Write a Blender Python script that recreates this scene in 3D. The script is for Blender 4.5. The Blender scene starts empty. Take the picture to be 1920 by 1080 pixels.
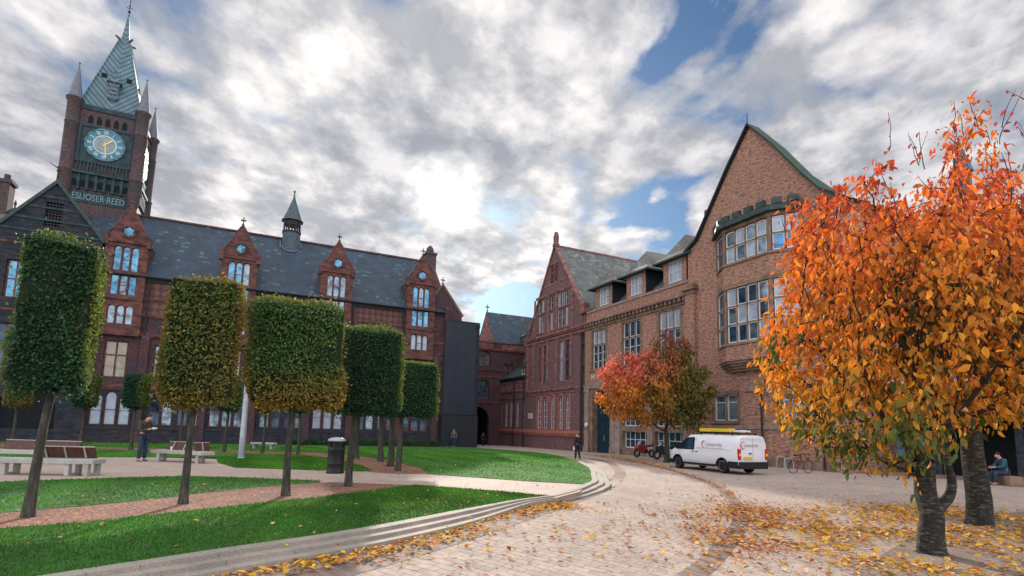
import bpy, bmesh, math, random
import numpy as np
from mathutils import Vector, Matrix
random.seed(7); RNG=np.random.default_rng(11)
S=bpy.context.scene; COL=S.collection
R=math.radians
# ------------------------------------------------------------------ materials
def mat(name):
    m=bpy.data.materials.new(name); m.use_nodes=True; nt=m.node_tree
    return m,nt,nt.nodes,nt.links,nt.nodes['Principled BSDF']
def val(n,k,v): n.inputs[k].default_value=v
def c4(c): return (c[0],c[1],c[2],1)
def ramp(nt,fac,stops):
    r=nt.nodes.new('ShaderNodeValToRGB'); e=r.color_ramp.elements
    e[0].position=stops[0][0]; e[0].color=c4(stops[0][1])
    e[1].position=stops[-1][0]; e[1].color=c4(stops[-1][1])
    for p,c in stops[1:-1]:
        q=e.new(p); q.color=c4(c)
    nt.links.new(fac,r.inputs[0]); return r.outputs[0]
def noise(nt,vec,scale,detail=4,rough=.55,dist=0):
    n=nt.nodes.new('ShaderNodeTexNoise'); val(n,'Scale',scale); val(n,'Detail',detail); val(n,'Roughness',rough); val(n,'Distortion',dist)
    if vec is not None: nt.links.new(vec,n.inputs['Vector'])
    return n.outputs['Fac']
def mixc(nt,fac,a,b,mode='MIX'):
    m=nt.nodes.new('ShaderNodeMix'); m.data_type='RGBA'; m.blend_type=mode
    for s,v in ((0,fac),(6,a),(7,b)):
        if isinstance(v,(int,float)): m.inputs[s].default_value=v
        elif isinstance(v,(tuple,list)): m.inputs[s].default_value=c4(v)
        else: nt.links.new(v,m.inputs[s])
    return m.outputs[2]
def mth(nt,op,a,b=0.,c=None):
    m=nt.nodes.new('ShaderNodeMath'); m.operation=op
    for i,v in enumerate((a,b) if c is None else (a,b,c)):
        if isinstance(v,(int,float)): m.inputs[i].default_value=v
        else: nt.links.new(v,m.inputs[i])
    return m.outputs[0]
def objc(nt):
    return nt.nodes.new('ShaderNodeTexCoord').outputs['Object']
def bump(nt,b,h,strength=.3,dist=.02):
    n=nt.nodes.new('ShaderNodeBump'); val(n,'Strength',strength); val(n,'Distance',dist)
    nt.links.new(h,n.inputs['Height']); nt.links.new(n.outputs[0],b.inputs['Normal'])
def plain(name,col,rough=.7,metal=0,var=.25,scale=3,spec=.3,vec=None):
    m,nt,N,L,b=mat(name)
    f=noise(nt,objc(nt),scale,5)
    c=ramp(nt,f,[(.3,[x*(1-var) for x in col]),(.7,[min(1,x*(1+var)) for x in col])])
    L.new(c,b.inputs['Base Color']); val(b,'Roughness',rough); val(b,'Metallic',metal); val(b,'Specular IOR Level',spec)
    return m
def sumvec(nt,axis='xy'):
    s=nt.nodes.new('ShaderNodeSeparateXYZ'); nt.links.new(objc(nt),s.inputs[0])
    c=nt.nodes.new('ShaderNodeCombineXYZ')
    h={'xy':mth(nt,'ADD',s.outputs[0],s.outputs[1]),'x':s.outputs[0],'y':s.outputs[1]}[axis]
    nt.links.new(h,c.inputs[0]); nt.links.new(s.outputs[2],c.inputs[1]); return c.outputs[0]
def brick(name,c1,c2,mortar,bw=.24,rh=.08,ms=.010,dirt_shade=(.05,.045,.05),dirt_shade_amt=.6,axis='xy',spots=None,rough=.85,bmp=.4):
    m,nt,N,L,b=mat(name); v=sumvec(nt,axis)
    t=N.new('ShaderNodeTexBrick'); val(t,'Scale',1); val(t,'Brick Width',bw); val(t,'Row Height',rh); val(t,'Mortar Size',ms); val(t,'Bias',0); val(t,'Mortar Smooth',.2)
    val(t,'Color1',c4(c1)); val(t,'Color2',c4(c2)); val(t,'Mortar',c4(mortar)); L.new(v,t.inputs['Vector'])
    # per-brick tone: a noise sampled at brick scale
    s=N.new('ShaderNodeMapping'); val(s,'Scale',(1/bw*.9,1/rh*.9,1)); L.new(v,s.inputs[0])
    n1=noise(nt,s.outputs[0],.9,1)
    c=mixc(nt,1.,t.outputs['Color'],ramp(nt,n1,[(.28,(.45,.45,.5)),(.5,(1,1,1)),(.72,(1.5,1.4,1.3))]),'MULTIPLY')
    if spots: c=mixc(nt,ramp(nt,noise(nt,s.outputs[0],.6,2),[(.6,(0,0,0)),(.7,(1,1,1))]),c,spots)
    n2=noise(nt,objc(nt),.35,6,.65)
    c=mixc(nt,mth(nt,'MULTIPLY',ramp(nt,n2,[(.42,(0,0,0)),(.75,(1,1,1))]),dirt_shade_amt),c,dirt_shade)
    L.new(c,b.inputs['Base Color']); val(b,'Roughness',rough); val(b,'Specular IOR Level',.25)
    bump(nt,b,t.outputs['Fac'],-bmp,.012)
    return m
M={}
M['brickA']=brick('red_brick_sooty',(.115,.042,.042),(.062,.033,.043),(.08,.058,.06),dirt_shade=(.018,.036,.052),dirt_shade_amt=.75)  # bluish shadow and haze of the left range mixed in with the soot
M['stoneA']=brick('dark_ground_floor_brick',(.042,.034,.042),(.024,.028,.040),(.03,.035,.045),bw=.5,rh=.22,dirt_shade=(.012,.028,.045),dirt_shade_amt=.8)  # blue-teal patches paint shade over the dark brick
M['terraA']=brick('red_terracotta',(.155,.066,.052),(.105,.05,.048),(.09,.042,.04),bw=.6,rh=.3,ms=.012,dirt_shade=(.06,.035,.045),dirt_shade_amt=.5)
def diaper():
    m,nt,N,L,b=mat('terracotta_diaper'); v=sumvec(nt,'xy')
    mp=N.new('ShaderNodeMapping'); val(mp,'Rotation',(0,0,R(45))); val(mp,'Scale',(2.4,2.4,1)); L.new(v,mp.inputs[0])
    k=N.new('ShaderNodeTexChecker'); val(k,'Scale',1.); L.new(mp.outputs[0],k.inputs[0])
    c=mixc(nt,k.outputs['Fac'],(.07,.033,.036),(.20,.078,.055))
    c=mixc(nt,mth(nt,'MULTIPLY',noise(nt,objc(nt),.8,6),.7),c,(.07,.035,.04))
    L.new(c,b.inputs['Base Color']); val(b,'Roughness',.8); bump(nt,b,k.outputs['Fac'],.6,.05)
    return m
M['diaper']=diaper()
M['tower']=brick('tower_brick',(.10,.054,.05),(.055,.046,.055),(.11,.08,.08),dirt_shade=(.025,.06,.08),dirt_shade_amt=.6)  # teal patches put the tower's shadow tint into the brick colour
M['towertrim']=plain('tower_dark_terracotta',(.022,.050,.062),.7,var=.5,scale=2)
M['brickB']=brick('mottled_brick',(.35,.135,.085),(.215,.093,.075),(.42,.31,.24),ms=.013,dirt_shade=(.17,.11,.10),dirt_shade_amt=.4,spots=(.13,.07,.065))
M['brickG']=brick('purple_brown_brick',(.185,.085,.085),(.125,.07,.08),(.2,.14,.14),dirt_shade=(.09,.055,.065),dirt_shade_amt=.5,spots=(.09,.05,.07))
M['terraB']=brick('pink_terracotta',(.27,.125,.11),(.21,.10,.095),(.15,.085,.08),bw=.6,rh=.3,dirt_shade=(.15,.09,.09),dirt_shade_amt=.45)
M['orange_sill']=plain('orange_terracotta',(.36,.13,.10),.7,var=.3)
M['stoneB']=plain('brown_sandstone',(.20,.135,.10),.85,var=.45,scale=1.6)
M['stoneL']=plain('grey_brown_stone',(.27,.20,.18),.85,var=.35,scale=2)
def slate(name,c1,c2,spot,axis):
    m,nt,N,L,b=mat(name); v=sumvec(nt,axis)
    t=N.new('ShaderNodeTexBrick'); val(t,'Scale',1); val(t,'Brick Width',.32); val(t,'Row Height',.2); val(t,'Mortar Size',.012); val(t,'Bias',0)
    val(t,'Color1',c4(c1)); val(t,'Color2',c4(c2)); val(t,'Mortar',c4([x*.35 for x in c1])); L.new(v,t.inputs['Vector'])
    mp=N.new('ShaderNodeMapping'); val(mp,'Scale',(3.,5.,1)); L.new(v,mp.inputs[0])
    w=N.new('ShaderNodeTexWhiteNoise'); w.noise_dimensions='2D'
    sn=N.new('ShaderNodeVectorMath'); sn.operation='FLOOR'; L.new(mp.outputs[0],sn.inputs[0]); L.new(sn.outputs[0],w.inputs['Vector'])
    big=noise(nt,objc(nt),.28,5)
    k=mth(nt,'MULTIPLY',mth(nt,'GREATER_THAN',w.outputs['Value'],mth(nt,'SUBTRACT',1.22,mth(nt,'MULTIPLY',big,.55))),.85)
    c=mixc(nt,k,t.outputs['Color'],spot)
    c=mixc(nt,1.,c,ramp(nt,noise(nt,objc(nt),.9,6),[(.3,(.6,.6,.6)),(.7,(1.45,1.4,1.3))]),'MULTIPLY')
    L.new(c,b.inputs['Base Color']); val(b,'Roughness',.62); bump(nt,b,t.outputs['Fac'],-.5,.02)
    return m
M['slateA']=slate('blue_green_slate',(.022,.048,.082),(.014,.035,.066),(.07,.115,.14),'x')
M['slateAy']=slate('blue_green_slate_side',(.045,.10,.11),(.03,.075,.085),(.12,.2,.18),'y')
M['slateB']=slate('grey_slate',(.115,.125,.13),(.085,.1,.11),(.2,.21,.2),'y')
M['slateBx']=slate('grey_slate_front',(.14,.14,.13),(.10,.11,.11),(.2,.2,.18),'x')
def moss():
    m,nt,N,L,b=mat('mossy_slate')
    c=ramp(nt,noise(nt,objc(nt),.9,7,.7),[(.35,(.022,.045,.038)),(.55,(.025,.07,.04)),(.72,(.06,.075,.05))])
    L.new(c,b.inputs['Base Color']); val(b,'Roughness',.9); return m
M['moss']=moss()
M['copper']=plain('green_copper',(.035,.060,.060),.6,var=.4)
M['lead']=plain('grey_lead',(.055,.085,.105),.5,var=.3)
def spire():
    m,nt,N,L,b=mat('spire_herringbone_slate'); s=N.new('ShaderNodeSeparateXYZ'); L.new(objc(nt),s.inputs[0])
    # object origin stands on the spire axis: chevrons climb away from each face's middle
    ax=mth(nt,'ABSOLUTE',s.outputs[0]); ay=mth(nt,'ABSOLUTE',s.outputs[1]); mn=mth(nt,'MINIMUM',ax,ay)
    w=mth(nt,'SINE',mth(nt,'MULTIPLY',mth(nt,'SUBTRACT',s.outputs[2],mth(nt,'MULTIPLY',mn,1.15)),10.5))
    c=ramp(nt,mth(nt,'ADD',w,0.),[(0.,(.085,.165,.205)),(.5,(.075,.15,.19)),(.78,(.02,.05,.068))])
    c=mixc(nt,1.,c,ramp(nt,noise(nt,objc(nt),1.4,5),[(.3,(.75,.75,.75)),(.7,(1.3,1.3,1.3))]),'MULTIPLY')
    L.new(c,b.inputs['Base Color']); val(b,'Roughness',.55); return m
M['spire']=spire()
M['cone']=plain('pale_lead_cone',(.14,.155,.19),.5,var=.2)
def glass(name,base,metal=.65,rough=.06,var=.35):
    m,nt,N,L,b=mat(name)
    c=ramp(nt,noise(nt,objc(nt),1.6,4,.6,.6),[(.38,[x*(1-min(.75,var*1.7)) for x in base]),(.5,base),(.62,[min(1,x*(1+var)) for x in base])])
    L.new(c,b.inputs['Base Color']); val(b,'Metallic',metal); val(b,'Roughness',rough); val(b,'Specular IOR Level',.6)
    bump(nt,b,noise(nt,objc(nt),2.2,1),.06,.05)
    return m
M['glass_sky']=glass('glass_blue_sky',(.09,.24,.37),.7)  # reflected blue sky is put into the pane colour
M['glass_pale']=glass('glass_pale_blind',(.33,.40,.50),.25,.25,.12)
M['glass_dark']=glass('glass_dark',(.03,.07,.11),.3,.07)
M['glass_mid']=glass('glass_grey',(.20,.27,.33),.6,.08)
M['glass_cream']=glass('glass_cream_blind',(.32,.27,.22),.15,.3,.15)
M['glass_blue']=glass('glass_blue_blind',(.05,.25,.52),.2,.2,.35)
M['white']=plain('white_paint',(.62,.64,.66),.5,var=.08)
M['pinkframe']=plain('pale_sash_frame',(.50,.42,.42),.6,var=.1)
M['redframe']=plain('red_brown_frame',(.16,.05,.04),.6,var=.2)
M['pipe']=plain('black_pipe',(.018,.022,.028),.5,var=.2)
M['doorteal']=plain('dark_teal_door',(.006,.03,.045),.5,var=.3)
M['void']=plain('dark_recess',(.008,.012,.016),.9,var=.3)
def cladding():
    m,nt,N,L,b=mat('dark_vertical_cladding'); v=sumvec(nt,'xy')
    t=N.new('ShaderNodeTexBrick'); val(t,'Scale',1); val(t,'Brick Width',.16); val(t,'Row Height',6.1); val(t,'Mortar Size',.008); t.offset=0
    val(t,'Color1',c4((.012,.021,.040))); val(t,'Color2',c4((.008,.015,.030))); val(t,'Mortar',c4((.004,.008,.018))); L.new(v,t.inputs['Vector'])
    c=mixc(nt,1.,t.outputs['Color'],ramp(nt,noise(nt,objc(nt),.5,5),[(.3,(.7,.75,.8)),(.7,(1.5,1.4,1.3))]),'MULTIPLY')
    L.new(c,b.inputs['Base Color']); val(b,'Roughness',.55); bump(nt,b,t.outputs['Fac'],-.4,.02); return m
M['clad']=cladding()
def bark(name,c1,c2,light,sc=(6,6,18)):
    m,nt,N,L,b=mat(name); mp=N.new('ShaderNodeMapping'); val(mp,'Scale',sc); L.new(objc(nt),mp.inputs[0])
    n=noise(nt,mp.outputs[0],1.2,6,.7)
    c=ramp(nt,n,[(.3,c1),(.52,c2),(.66,light)])
    L.new(c,b.inputs['Base Color']); val(b,'Roughness',.9); bump(nt,b,n,.8,.03); return m
M['bark']=bark('dark_bark',(.02,.018,.014),(.05,.045,.035),(.10,.10,.08),(14,14,3))
M['cherrybark']=bark('cherry_bark_rings',(.008,.008,.009),(.022,.02,.018),(.13,.13,.10),(5,5,17))
M['branch']=plain('branch_bark',(.035,.024,.018),.9,var=.4,scale=9)
def leafmat(name,trans=.35,rough=.55,gain=1.25):
    m,nt,N,L,b=mat(name)
    a=N.new('ShaderNodeAttribute'); a.attribute_name='Col'
    L.new(a.outputs['Color'],b.inputs['Base Color']); val(b,'Roughness',rough); val(b,'Specular IOR Level',.35)
    t=N.new('ShaderNodeBsdfTranslucent'); L.new(mixc(nt,1.,a.outputs['Color'],(gain,gain,gain),'MULTIPLY'),t.inputs[0])
    x=N.new('ShaderNodeMixShader'); val(x,0,trans); L.new(b.outputs[0],x.inputs[1]); L.new(t.outputs[0],x.inputs[2])
    L.new(x.outputs[0],N['Material Output'].inputs[0]); return m
M['leaf']=leafmat('hedge_leaves',.3); M['autumn']=leafmat('autumn_leaves',.42,.6,1.3)
M['litter']=leafmat('fallen_leaf',.1,.8)
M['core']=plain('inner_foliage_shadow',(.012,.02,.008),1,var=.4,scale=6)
def grassmat():
    m,nt,N,L,b=mat('mown_grass'); o=objc(nt)
    f1=noise(nt,o,.5,4); f2=noise(nt,o,22,5,.75)
    s=N.new('ShaderNodeMapping'); val(s,'Rotation',(0,0,R(-28))); L.new(o,s.inputs[0])
    sp=N.new('ShaderNodeSeparateXYZ'); L.new(s.outputs[0],sp.inputs[0])
    st=mth(nt,'MULTIPLY_ADD',mth(nt,'SINE',mth(nt,'MULTIPLY',sp.outputs[0],3.7)),.5,.5)
    c=ramp(nt,f2,[(.3,(.012,.065,.010)),(.5,(.026,.125,.016)),(.72,(.06,.19,.03))])
    c=mixc(nt,1.,c,ramp(nt,st,[(.2,(.82,.85,.8)),(.8,(1.12,1.1,1.05))]),'MULTIPLY')
    c=mixc(nt,1.,c,ramp(nt,f1,[(.3,(.75,.8,.75)),(.7,(1.25,1.15,1.1))]),'MULTIPLY')
    L.new(c,b.inputs['Base Color']); val(b,'Roughness',.9); bump(nt,b,f2,.9,.04); return m
M['grass']=grassmat()
def pav():
    m,nt,N,L,b=mat('stone_setts'); o=objc(nt)
    mp=N.new('ShaderNodeMapping'); val(mp,'Rotation',(0,0,R(31))); L.new(o,mp.inputs[0])
    t=N.new('ShaderNodeTexBrick'); val(t,'Scale',1); val(t,'Brick Width',.32); val(t,'Row Height',.16); val(t,'Mortar Size',.008); val(t,'Bias',0)
    val(t,'Color1',c4((.47,.375,.31))); val(t,'Color2',c4((.385,.32,.28))); val(t,'Mortar',c4((.23,.185,.16))); L.new(mp.outputs[0],t.inputs['Vector'])
    n=noise(nt,o,.45,5); n3=noise(nt,o,5,5,.7)
    c=mixc(nt,1.,t.outputs['Color'],ramp(nt,n,[(.3,(.82,.82,.85)),(.55,(1,1,1)),(.75,(1.12,1.02,.97))]),'MULTIPLY')
    c=mixc(nt,1.,c,ramp(nt,n3,[(.3,(.72,.72,.72)),(.6,(1.05,1.05,1.05))]),'MULTIPLY')
    L.new(c,b.inputs['Base Color']); val(b,'Roughness',.92); val(b,'Specular IOR Level',.12); bump(nt,b,t.outputs['Fac'],-.6,.012); return m
M['pav']=pav()
def pathm():
    m,nt,N,L,b=mat('pale_path_slabs'); o=objc(nt)
    t=N.new('ShaderNodeTexBrick'); val(t,'Scale',1); val(t,'Brick Width',.6); val(t,'Row Height',.3); val(t,'Mortar Size',.006)
    val(t,'Color1',c4((.42,.325,.265))); val(t,'Color2',c4((.37,.295,.25))); val(t,'Mortar',c4((.28,.23,.2))); L.new(o,t.inputs['Vector'])
    c=mixc(nt,1.,t.outputs['Color'],ramp(nt,noise(nt,o,1.3,6,.7),[(.3,(.8,.8,.8)),(.7,(1.12,1.1,1.08))]),'MULTIPLY')
    L.new(c,b.inputs['Base Color']); val(b,'Roughness',.85); return m
M['path']=pathm()
M['band']=brick('dark_band_setts',(.27,.19,.15),(.22,.165,.14),(.15,.12,.10),bw=.2,rh=.2)
def speck(name,cs,sc,bm=.6):
    m,nt,N,L,b=mat(name); o=objc(nt); v=N.new('ShaderNodeTexVoronoi'); val(v,'Scale',sc); L.new(o,v.inputs['Vector'])
    sp=N.new('ShaderNodeSeparateColor'); L.new(v.outputs['Color'],sp.inputs[0])
    c=ramp(nt,sp.outputs[0],[(i/(len(cs)-1),k) for i,k in enumerate(cs)])
    c=mixc(nt,1.,c,ramp(nt,noise(nt,o,.9,5),[(.3,(.7,.7,.7)),(.7,(1.2,1.2,1.2))]),'MULTIPLY')
    L.new(c,b.inputs['Base Color']); val(b,'Roughness',.95); bump(nt,b,v.outputs['Distance'],bm,.03); return m
M['mulch']=speck('red_bark_mulch',[(.07,.030,.020),(.24,.095,.06),(.15,.065,.045),(.40,.22,.15),(.12,.05,.035)],26)
M['gravel']=speck('brown_grit',[(.12,.09,.07),(.3,.23,.18),(.2,.15,.12),(.38,.3,.24)],45,.4)
def conc(name,col):
    m,nt,N,L,b=mat(name); o=objc(nt)
    c=mixc(nt,1.,ramp(nt,noise(nt,o,1.1,6,.7),[(.3,[x*.7 for x in col]),(.7,[x*1.2 for x in col])]),ramp(nt,noise(nt,o,40,3),[(.35,(.8,.8,.8)),(.65,(1.1,1.1,1.1))]),'MULTIPLY')
    L.new(c,b.inputs['Base Color']); val(b,'Roughness',.85); return m
M['kerb']=conc('granite_kerb',(.33,.29,.25)); M['bench']=conc('pale_bench_stone',(.40,.40,.38))
M['wood']=plain('brown_bench_wood',(.085,.035,.03),.6,var=.35,scale=7)
M['galv']=plain('galvanised_grey',(.34,.38,.42),.4,.3,var=.1)
M['black']=plain('black_plastic',(.012,.013,.016),.4,var=.2)
M['rubber']=plain('tyre_rubber',(.012,.012,.012),.8,var=.2)
M['rim']=plain('silver_rim',(.35,.36,.38),.35,.6,var=.1)
def paint(name,col,rough=.28,coat=.6):
    m,nt,N,L,b=mat(name); c=ramp(nt,noise(nt,objc(nt),2,4),[(.3,[x*.93 for x in col]),(.7,col)])
    # road grime towards the sills
    s=N.new('ShaderNodeSeparateXYZ'); L.new(objc(nt),s.inputs[0])
    g=ramp(nt,s.outputs[2],[(.28,(.42,.40,.38)),(.55,(.82,.81,.8)),(.95,(1,1,1))]); c=mixc(nt,1.,c,g,'MULTIPLY')
    L.new(c,b.inputs['Base Color']); val(b,'Roughness',rough); val(b,'Coat Weight',coat); return m
M['vanwhite']=paint('white_van_paint',(.74,.75,.80)); M['redpaint']=paint('red_motorbike_paint',(.35,.015,.02))
M['yellow']=plain('yellow_plastic',(.75,.5,.03),.5,var=.1); M['lamp_red']=plain('red_lamp',(.5,.02,.015),.25,var=.2)
M['plate']=plain('yellow_plate',(.7,.42,.03),.5,var=.05); M['greytext']=plain('grey_letters',(.34,.35,.39),.5,var=.05)
M['redtext']=plain('red_swoosh',(.55,.16,.15),.5,var=.05); M['skin']=plain('skin',(.45,.25,.18),.5,var=.1)
M['hair']=plain('dark_hair',(.03,.018,.012),.6,var=.3,scale=30); M['jacket']=plain('olive_brown_jacket',(.05,.045,.035),.85,var=.35,scale=8)
M['jeans']=plain('dark_jeans',(.025,.045,.075),.85,var=.3,scale=8); M['darkcoat']=plain('dark_coat',(.015,.02,.03),.85,var=.3,scale=8)
M['bluecoat']=plain('blue_jacket',(.03,.075,.11),.85,var=.3,scale=8); M['greycoat']=plain('grey_coat',(.10,.09,.10),.85,var=.3,scale=8)
M['shoe']=plain('grey_shoe',(.12,.13,.15),.6,var=.2); M['paper']=plain('white_paper',(.7,.68,.62),.7,var=.05)
M['dial']=plain('teal_dial',(.05,.20,.28),.4,var=.1); M['dialc']=plain('pale_dial_centre',(.24,.30,.30),.5,var=.3,scale=3)
M['numeral']=plain('pale_numeral',(.55,.68,.70),.5,var=.05); M['gold']=plain('gold_hand',(.75,.62,.25),.4,.2,var=.05)
M['letters']=plain('pale_inscription',(.17,.27,.31),.7,var=.2)
# ------------------------------------------------------------------ mesh builder
def tag(o,label=None,cat=None,group=None,kind=None):
    if label: o['label']=label
    if cat: o['category']=cat
    if group: o['group']=group
    if kind: o['kind']=kind
    return o
def empty(name,loc=(0,0,0),rz=0,label=None,cat=None,group=None):
    o=bpy.data.objects.new(name,None); COL.objects.link(o); o.location=loc; o.rotation_euler=(0,0,rz); o.empty_display_size=.2
    return tag(o,label,cat,group)
def clip(poly,clips):
    # clip a polygon by half-spaces (a,b,c): keep a*x+b*z<=c
    for a,b,c in clips:
        out=[]
        for i in range(len(poly)):
            p=poly[i]; q=poly[(i+1)%len(poly)]
            dp=a*p[0]+b*p[2]-c; dq=a*q[0]+b*q[2]-c
            if dp<=0: out.append(p)
            if (dp<0<dq) or (dq<0<dp):
                t=dp/(dp-dq); out.append(tuple(p[k]+(q[k]-p[k])*t for k in range(3)))
        poly=out
        if len(poly)<3: return []
    return poly
class MB:
    def __init__(s): s.v=[]; s.f=[]; s.m=[]; s.cm=0; s.clips=[]
    def poly(s,pts):
        if s.clips:
            pts=clip([tuple(p) for p in pts],s.clips)
            if len(pts)<3: return
        b=len(s.v); s.v+= [tuple(p) for p in pts]; s.f.append(tuple(range(b,b+len(pts)))); s.m.append(s.cm)
    def box(s,x0,x1,y0,y1,z0,z1):
        if x0>x1:x0,x1=x1,x0
        if y0>y1:y0,y1=y1,y0
        a=[(x0,y0,z0),(x1,y0,z0),(x1,y1,z0),(x0,y1,z0),(x0,y0,z1),(x1,y0,z1),(x1,y1,z1),(x0,y1,z1)]
        for q in ((0,1,5,4),(1,2,6,5),(2,3,7,6),(3,0,4,7),(4,5,6,7),(3,2,1,0)): s.poly([a[i] for i in q])
    def prism(s,pts,y0,y1):  # xz polygon (ccw seen from -y) extruded in y
        n=len(pts); s.poly([(p[0],y0,p[1]) for p in pts]); s.poly([(p[0],y1,p[1]) for p in reversed(pts)])
        for i in range(n):
            p=pts[i]; q=pts[(i+1)%n]; s.poly([(p[0],y0,p[1]),(p[0],y1,p[1]),(q[0],y1,q[1]),(q[0],y0,q[1])])
    def prismy(s,pts,x0,x1):  # yz polygon extruded in x
        n=len(pts); s.poly([(x0,p[0],p[1]) for p in reversed(pts)]); s.poly([(x1,p[0],p[1]) for p in pts])
        for i in range(n):
            p=pts[i]; q=pts[(i+1)%n]; s.poly([(x0,p[0],p[1]),(x0,q[0],q[1]),(x1,q[0],q[1]),(x1,p[0],p[1])])
    def tube(s,p0,p1,r0,r1=None,n=8,cap=True):
        if r1 is None:r1=r0
        p0=Vector(p0);p1=Vector(p1);d=(p1-p0)
        if d.length<1e-6:return
        q=d.to_track_quat('Z','Y'); A=[];B=[]
        for i in range(n):
            a=2*math.pi*i/n; w=q@Vector((math.cos(a),math.sin(a),0)); A.append(p0+w*r0); B.append(p1+w*r1)
        for i in range(n):
            j=(i+1)%n; s.poly([A[i],A[j],B[j],B[i]])
        if cap: s.poly(list(reversed(A))); s.poly(B)
    def path(s,pts,r,n=6):
        for a,b in zip(pts,pts[1:]): s.tube(a,b,r,r,n)
    def lathe(s,prof,c=(0,0),n=12,a0=0):
        rings=[[(c[0]+r*math.cos(a0+2*math.pi*i/n),c[1]+r*math.sin(a0+2*math.pi*i/n),z) for i in range(n)] for r,z in prof]
        for A,B in zip(rings,rings[1:]):
            for i in range(n):
                j=(i+1)%n; s.poly([A[i],A[j],B[j],B[i]])
        if prof[0][0]>1e-4: s.poly(list(reversed(rings[0])))
        if prof[-1][0]>1e-4: s.poly(rings[-1])
    def build(s,name,mats,parent=None,smooth=False,loc=None,merge=False,bevel=0):
        me=bpy.data.meshes.new(name); me.from_pydata([tuple(p) for p in s.v],[],s.f)
        for m in (mats if isinstance(mats,(list,tuple)) else [mats]): me.materials.append(M[m] if isinstance(m,str) else m)
        me.polygons.foreach_set('material_index',s.m)
        if merge or bevel or smooth:
            bm=bmesh.new(); bm.from_mesh(me); bmesh.ops.remove_doubles(bm,verts=bm.verts,dist=.0008)
            if bevel:
                bmesh.ops.bevel(bm,geom=[e for e in bm.edges if len(e.link_faces)==2 and e.calc_face_angle(0)>.5],offset=bevel,segments=2,affect='EDGES',profile=.6)
            bm.to_mesh(me); bm.free()
        if smooth:
            me.polygons.foreach_set('use_smooth',[True]*len(me.polygons))
            if hasattr(me,'set_sharp_from_angle'): me.set_sharp_from_angle(angle=R(42))
        o=bpy.data.objects.new(name,me); COL.objects.link(o)
        if loc: o.location=loc
        if parent: o.parent=parent
        return o
def quadmesh(name,V,F,mats,parent=None,cols=None,smooth=False,mi=None):
    me=bpy.data.meshes.new(name); V=np.asarray(V,dtype=np.float32); F=np.asarray(F,dtype=np.int32); k=F.shape[1]
    me.vertices.add(len(V)); me.vertices.foreach_set('co',V.ravel())
    me.loops.add(F.size); me.loops.foreach_set('vertex_index',F.ravel())
    me.polygons.add(len(F)); me.polygons.foreach_set('loop_start',np.arange(0,F.size,k,dtype=np.int32)); me.polygons.foreach_set('loop_total',np.full(len(F),k,dtype=np.int32))
    for m in (mats if isinstance(mats,(list,tuple)) else [mats]): me.materials.append(M[m])
    if mi is not None: me.polygons.foreach_set('material_index',mi)
    me.update(calc_edges=True)
    if cols is not None:
        a=me.color_attributes.new('Col','FLOAT_COLOR','POINT'); C=np.ones((len(V),4),np.float32); C[:,:3]=cols; a.data.foreach_set('color',C.ravel())
    if smooth: me.polygons.foreach_set('use_smooth',[True]*len(F))
    o=bpy.data.objects.new(name,me); COL.objects.link(o)
    if parent: o.parent=parent
    return o
def leafmesh(name,P,D,Nn,Ln,W,cols,m,parent=None,fold=.25,core=None):
    # six-point folded leaves: base, two left, tip, two right
    P=np.asarray(P);D=np.asarray(D);Nn=np.asarray(Nn)
    D=D/np.linalg.norm(D,axis=1,keepdims=True); Sd=np.cross(D,Nn); Sd/=np.linalg.norm(Sd,axis=1,keepdims=True)+1e-9; U=np.cross(Sd,D)
    L_=Ln[:,None]; W_=W[:,None]; n=len(P); lift=U*W_*fold
    v=np.stack([P,P+D*L_*.32+Sd*W_*.5+lift,P+D*L_*.68+Sd*W_*.38+lift,P+D*L_,P+D*L_*.68-Sd*W_*.38+lift,P+D*L_*.32-Sd*W_*.5+lift],1).reshape(-1,3)
    b=np.arange(n)[:,None]*6; f=np.concatenate([b+np.array([[0,1,2,3]]),b+np.array([[0,3,4,5]])],0)
    cc=np.repeat(cols,6,0)
    return quadmesh(name,v,f,m,parent,cc)
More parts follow.
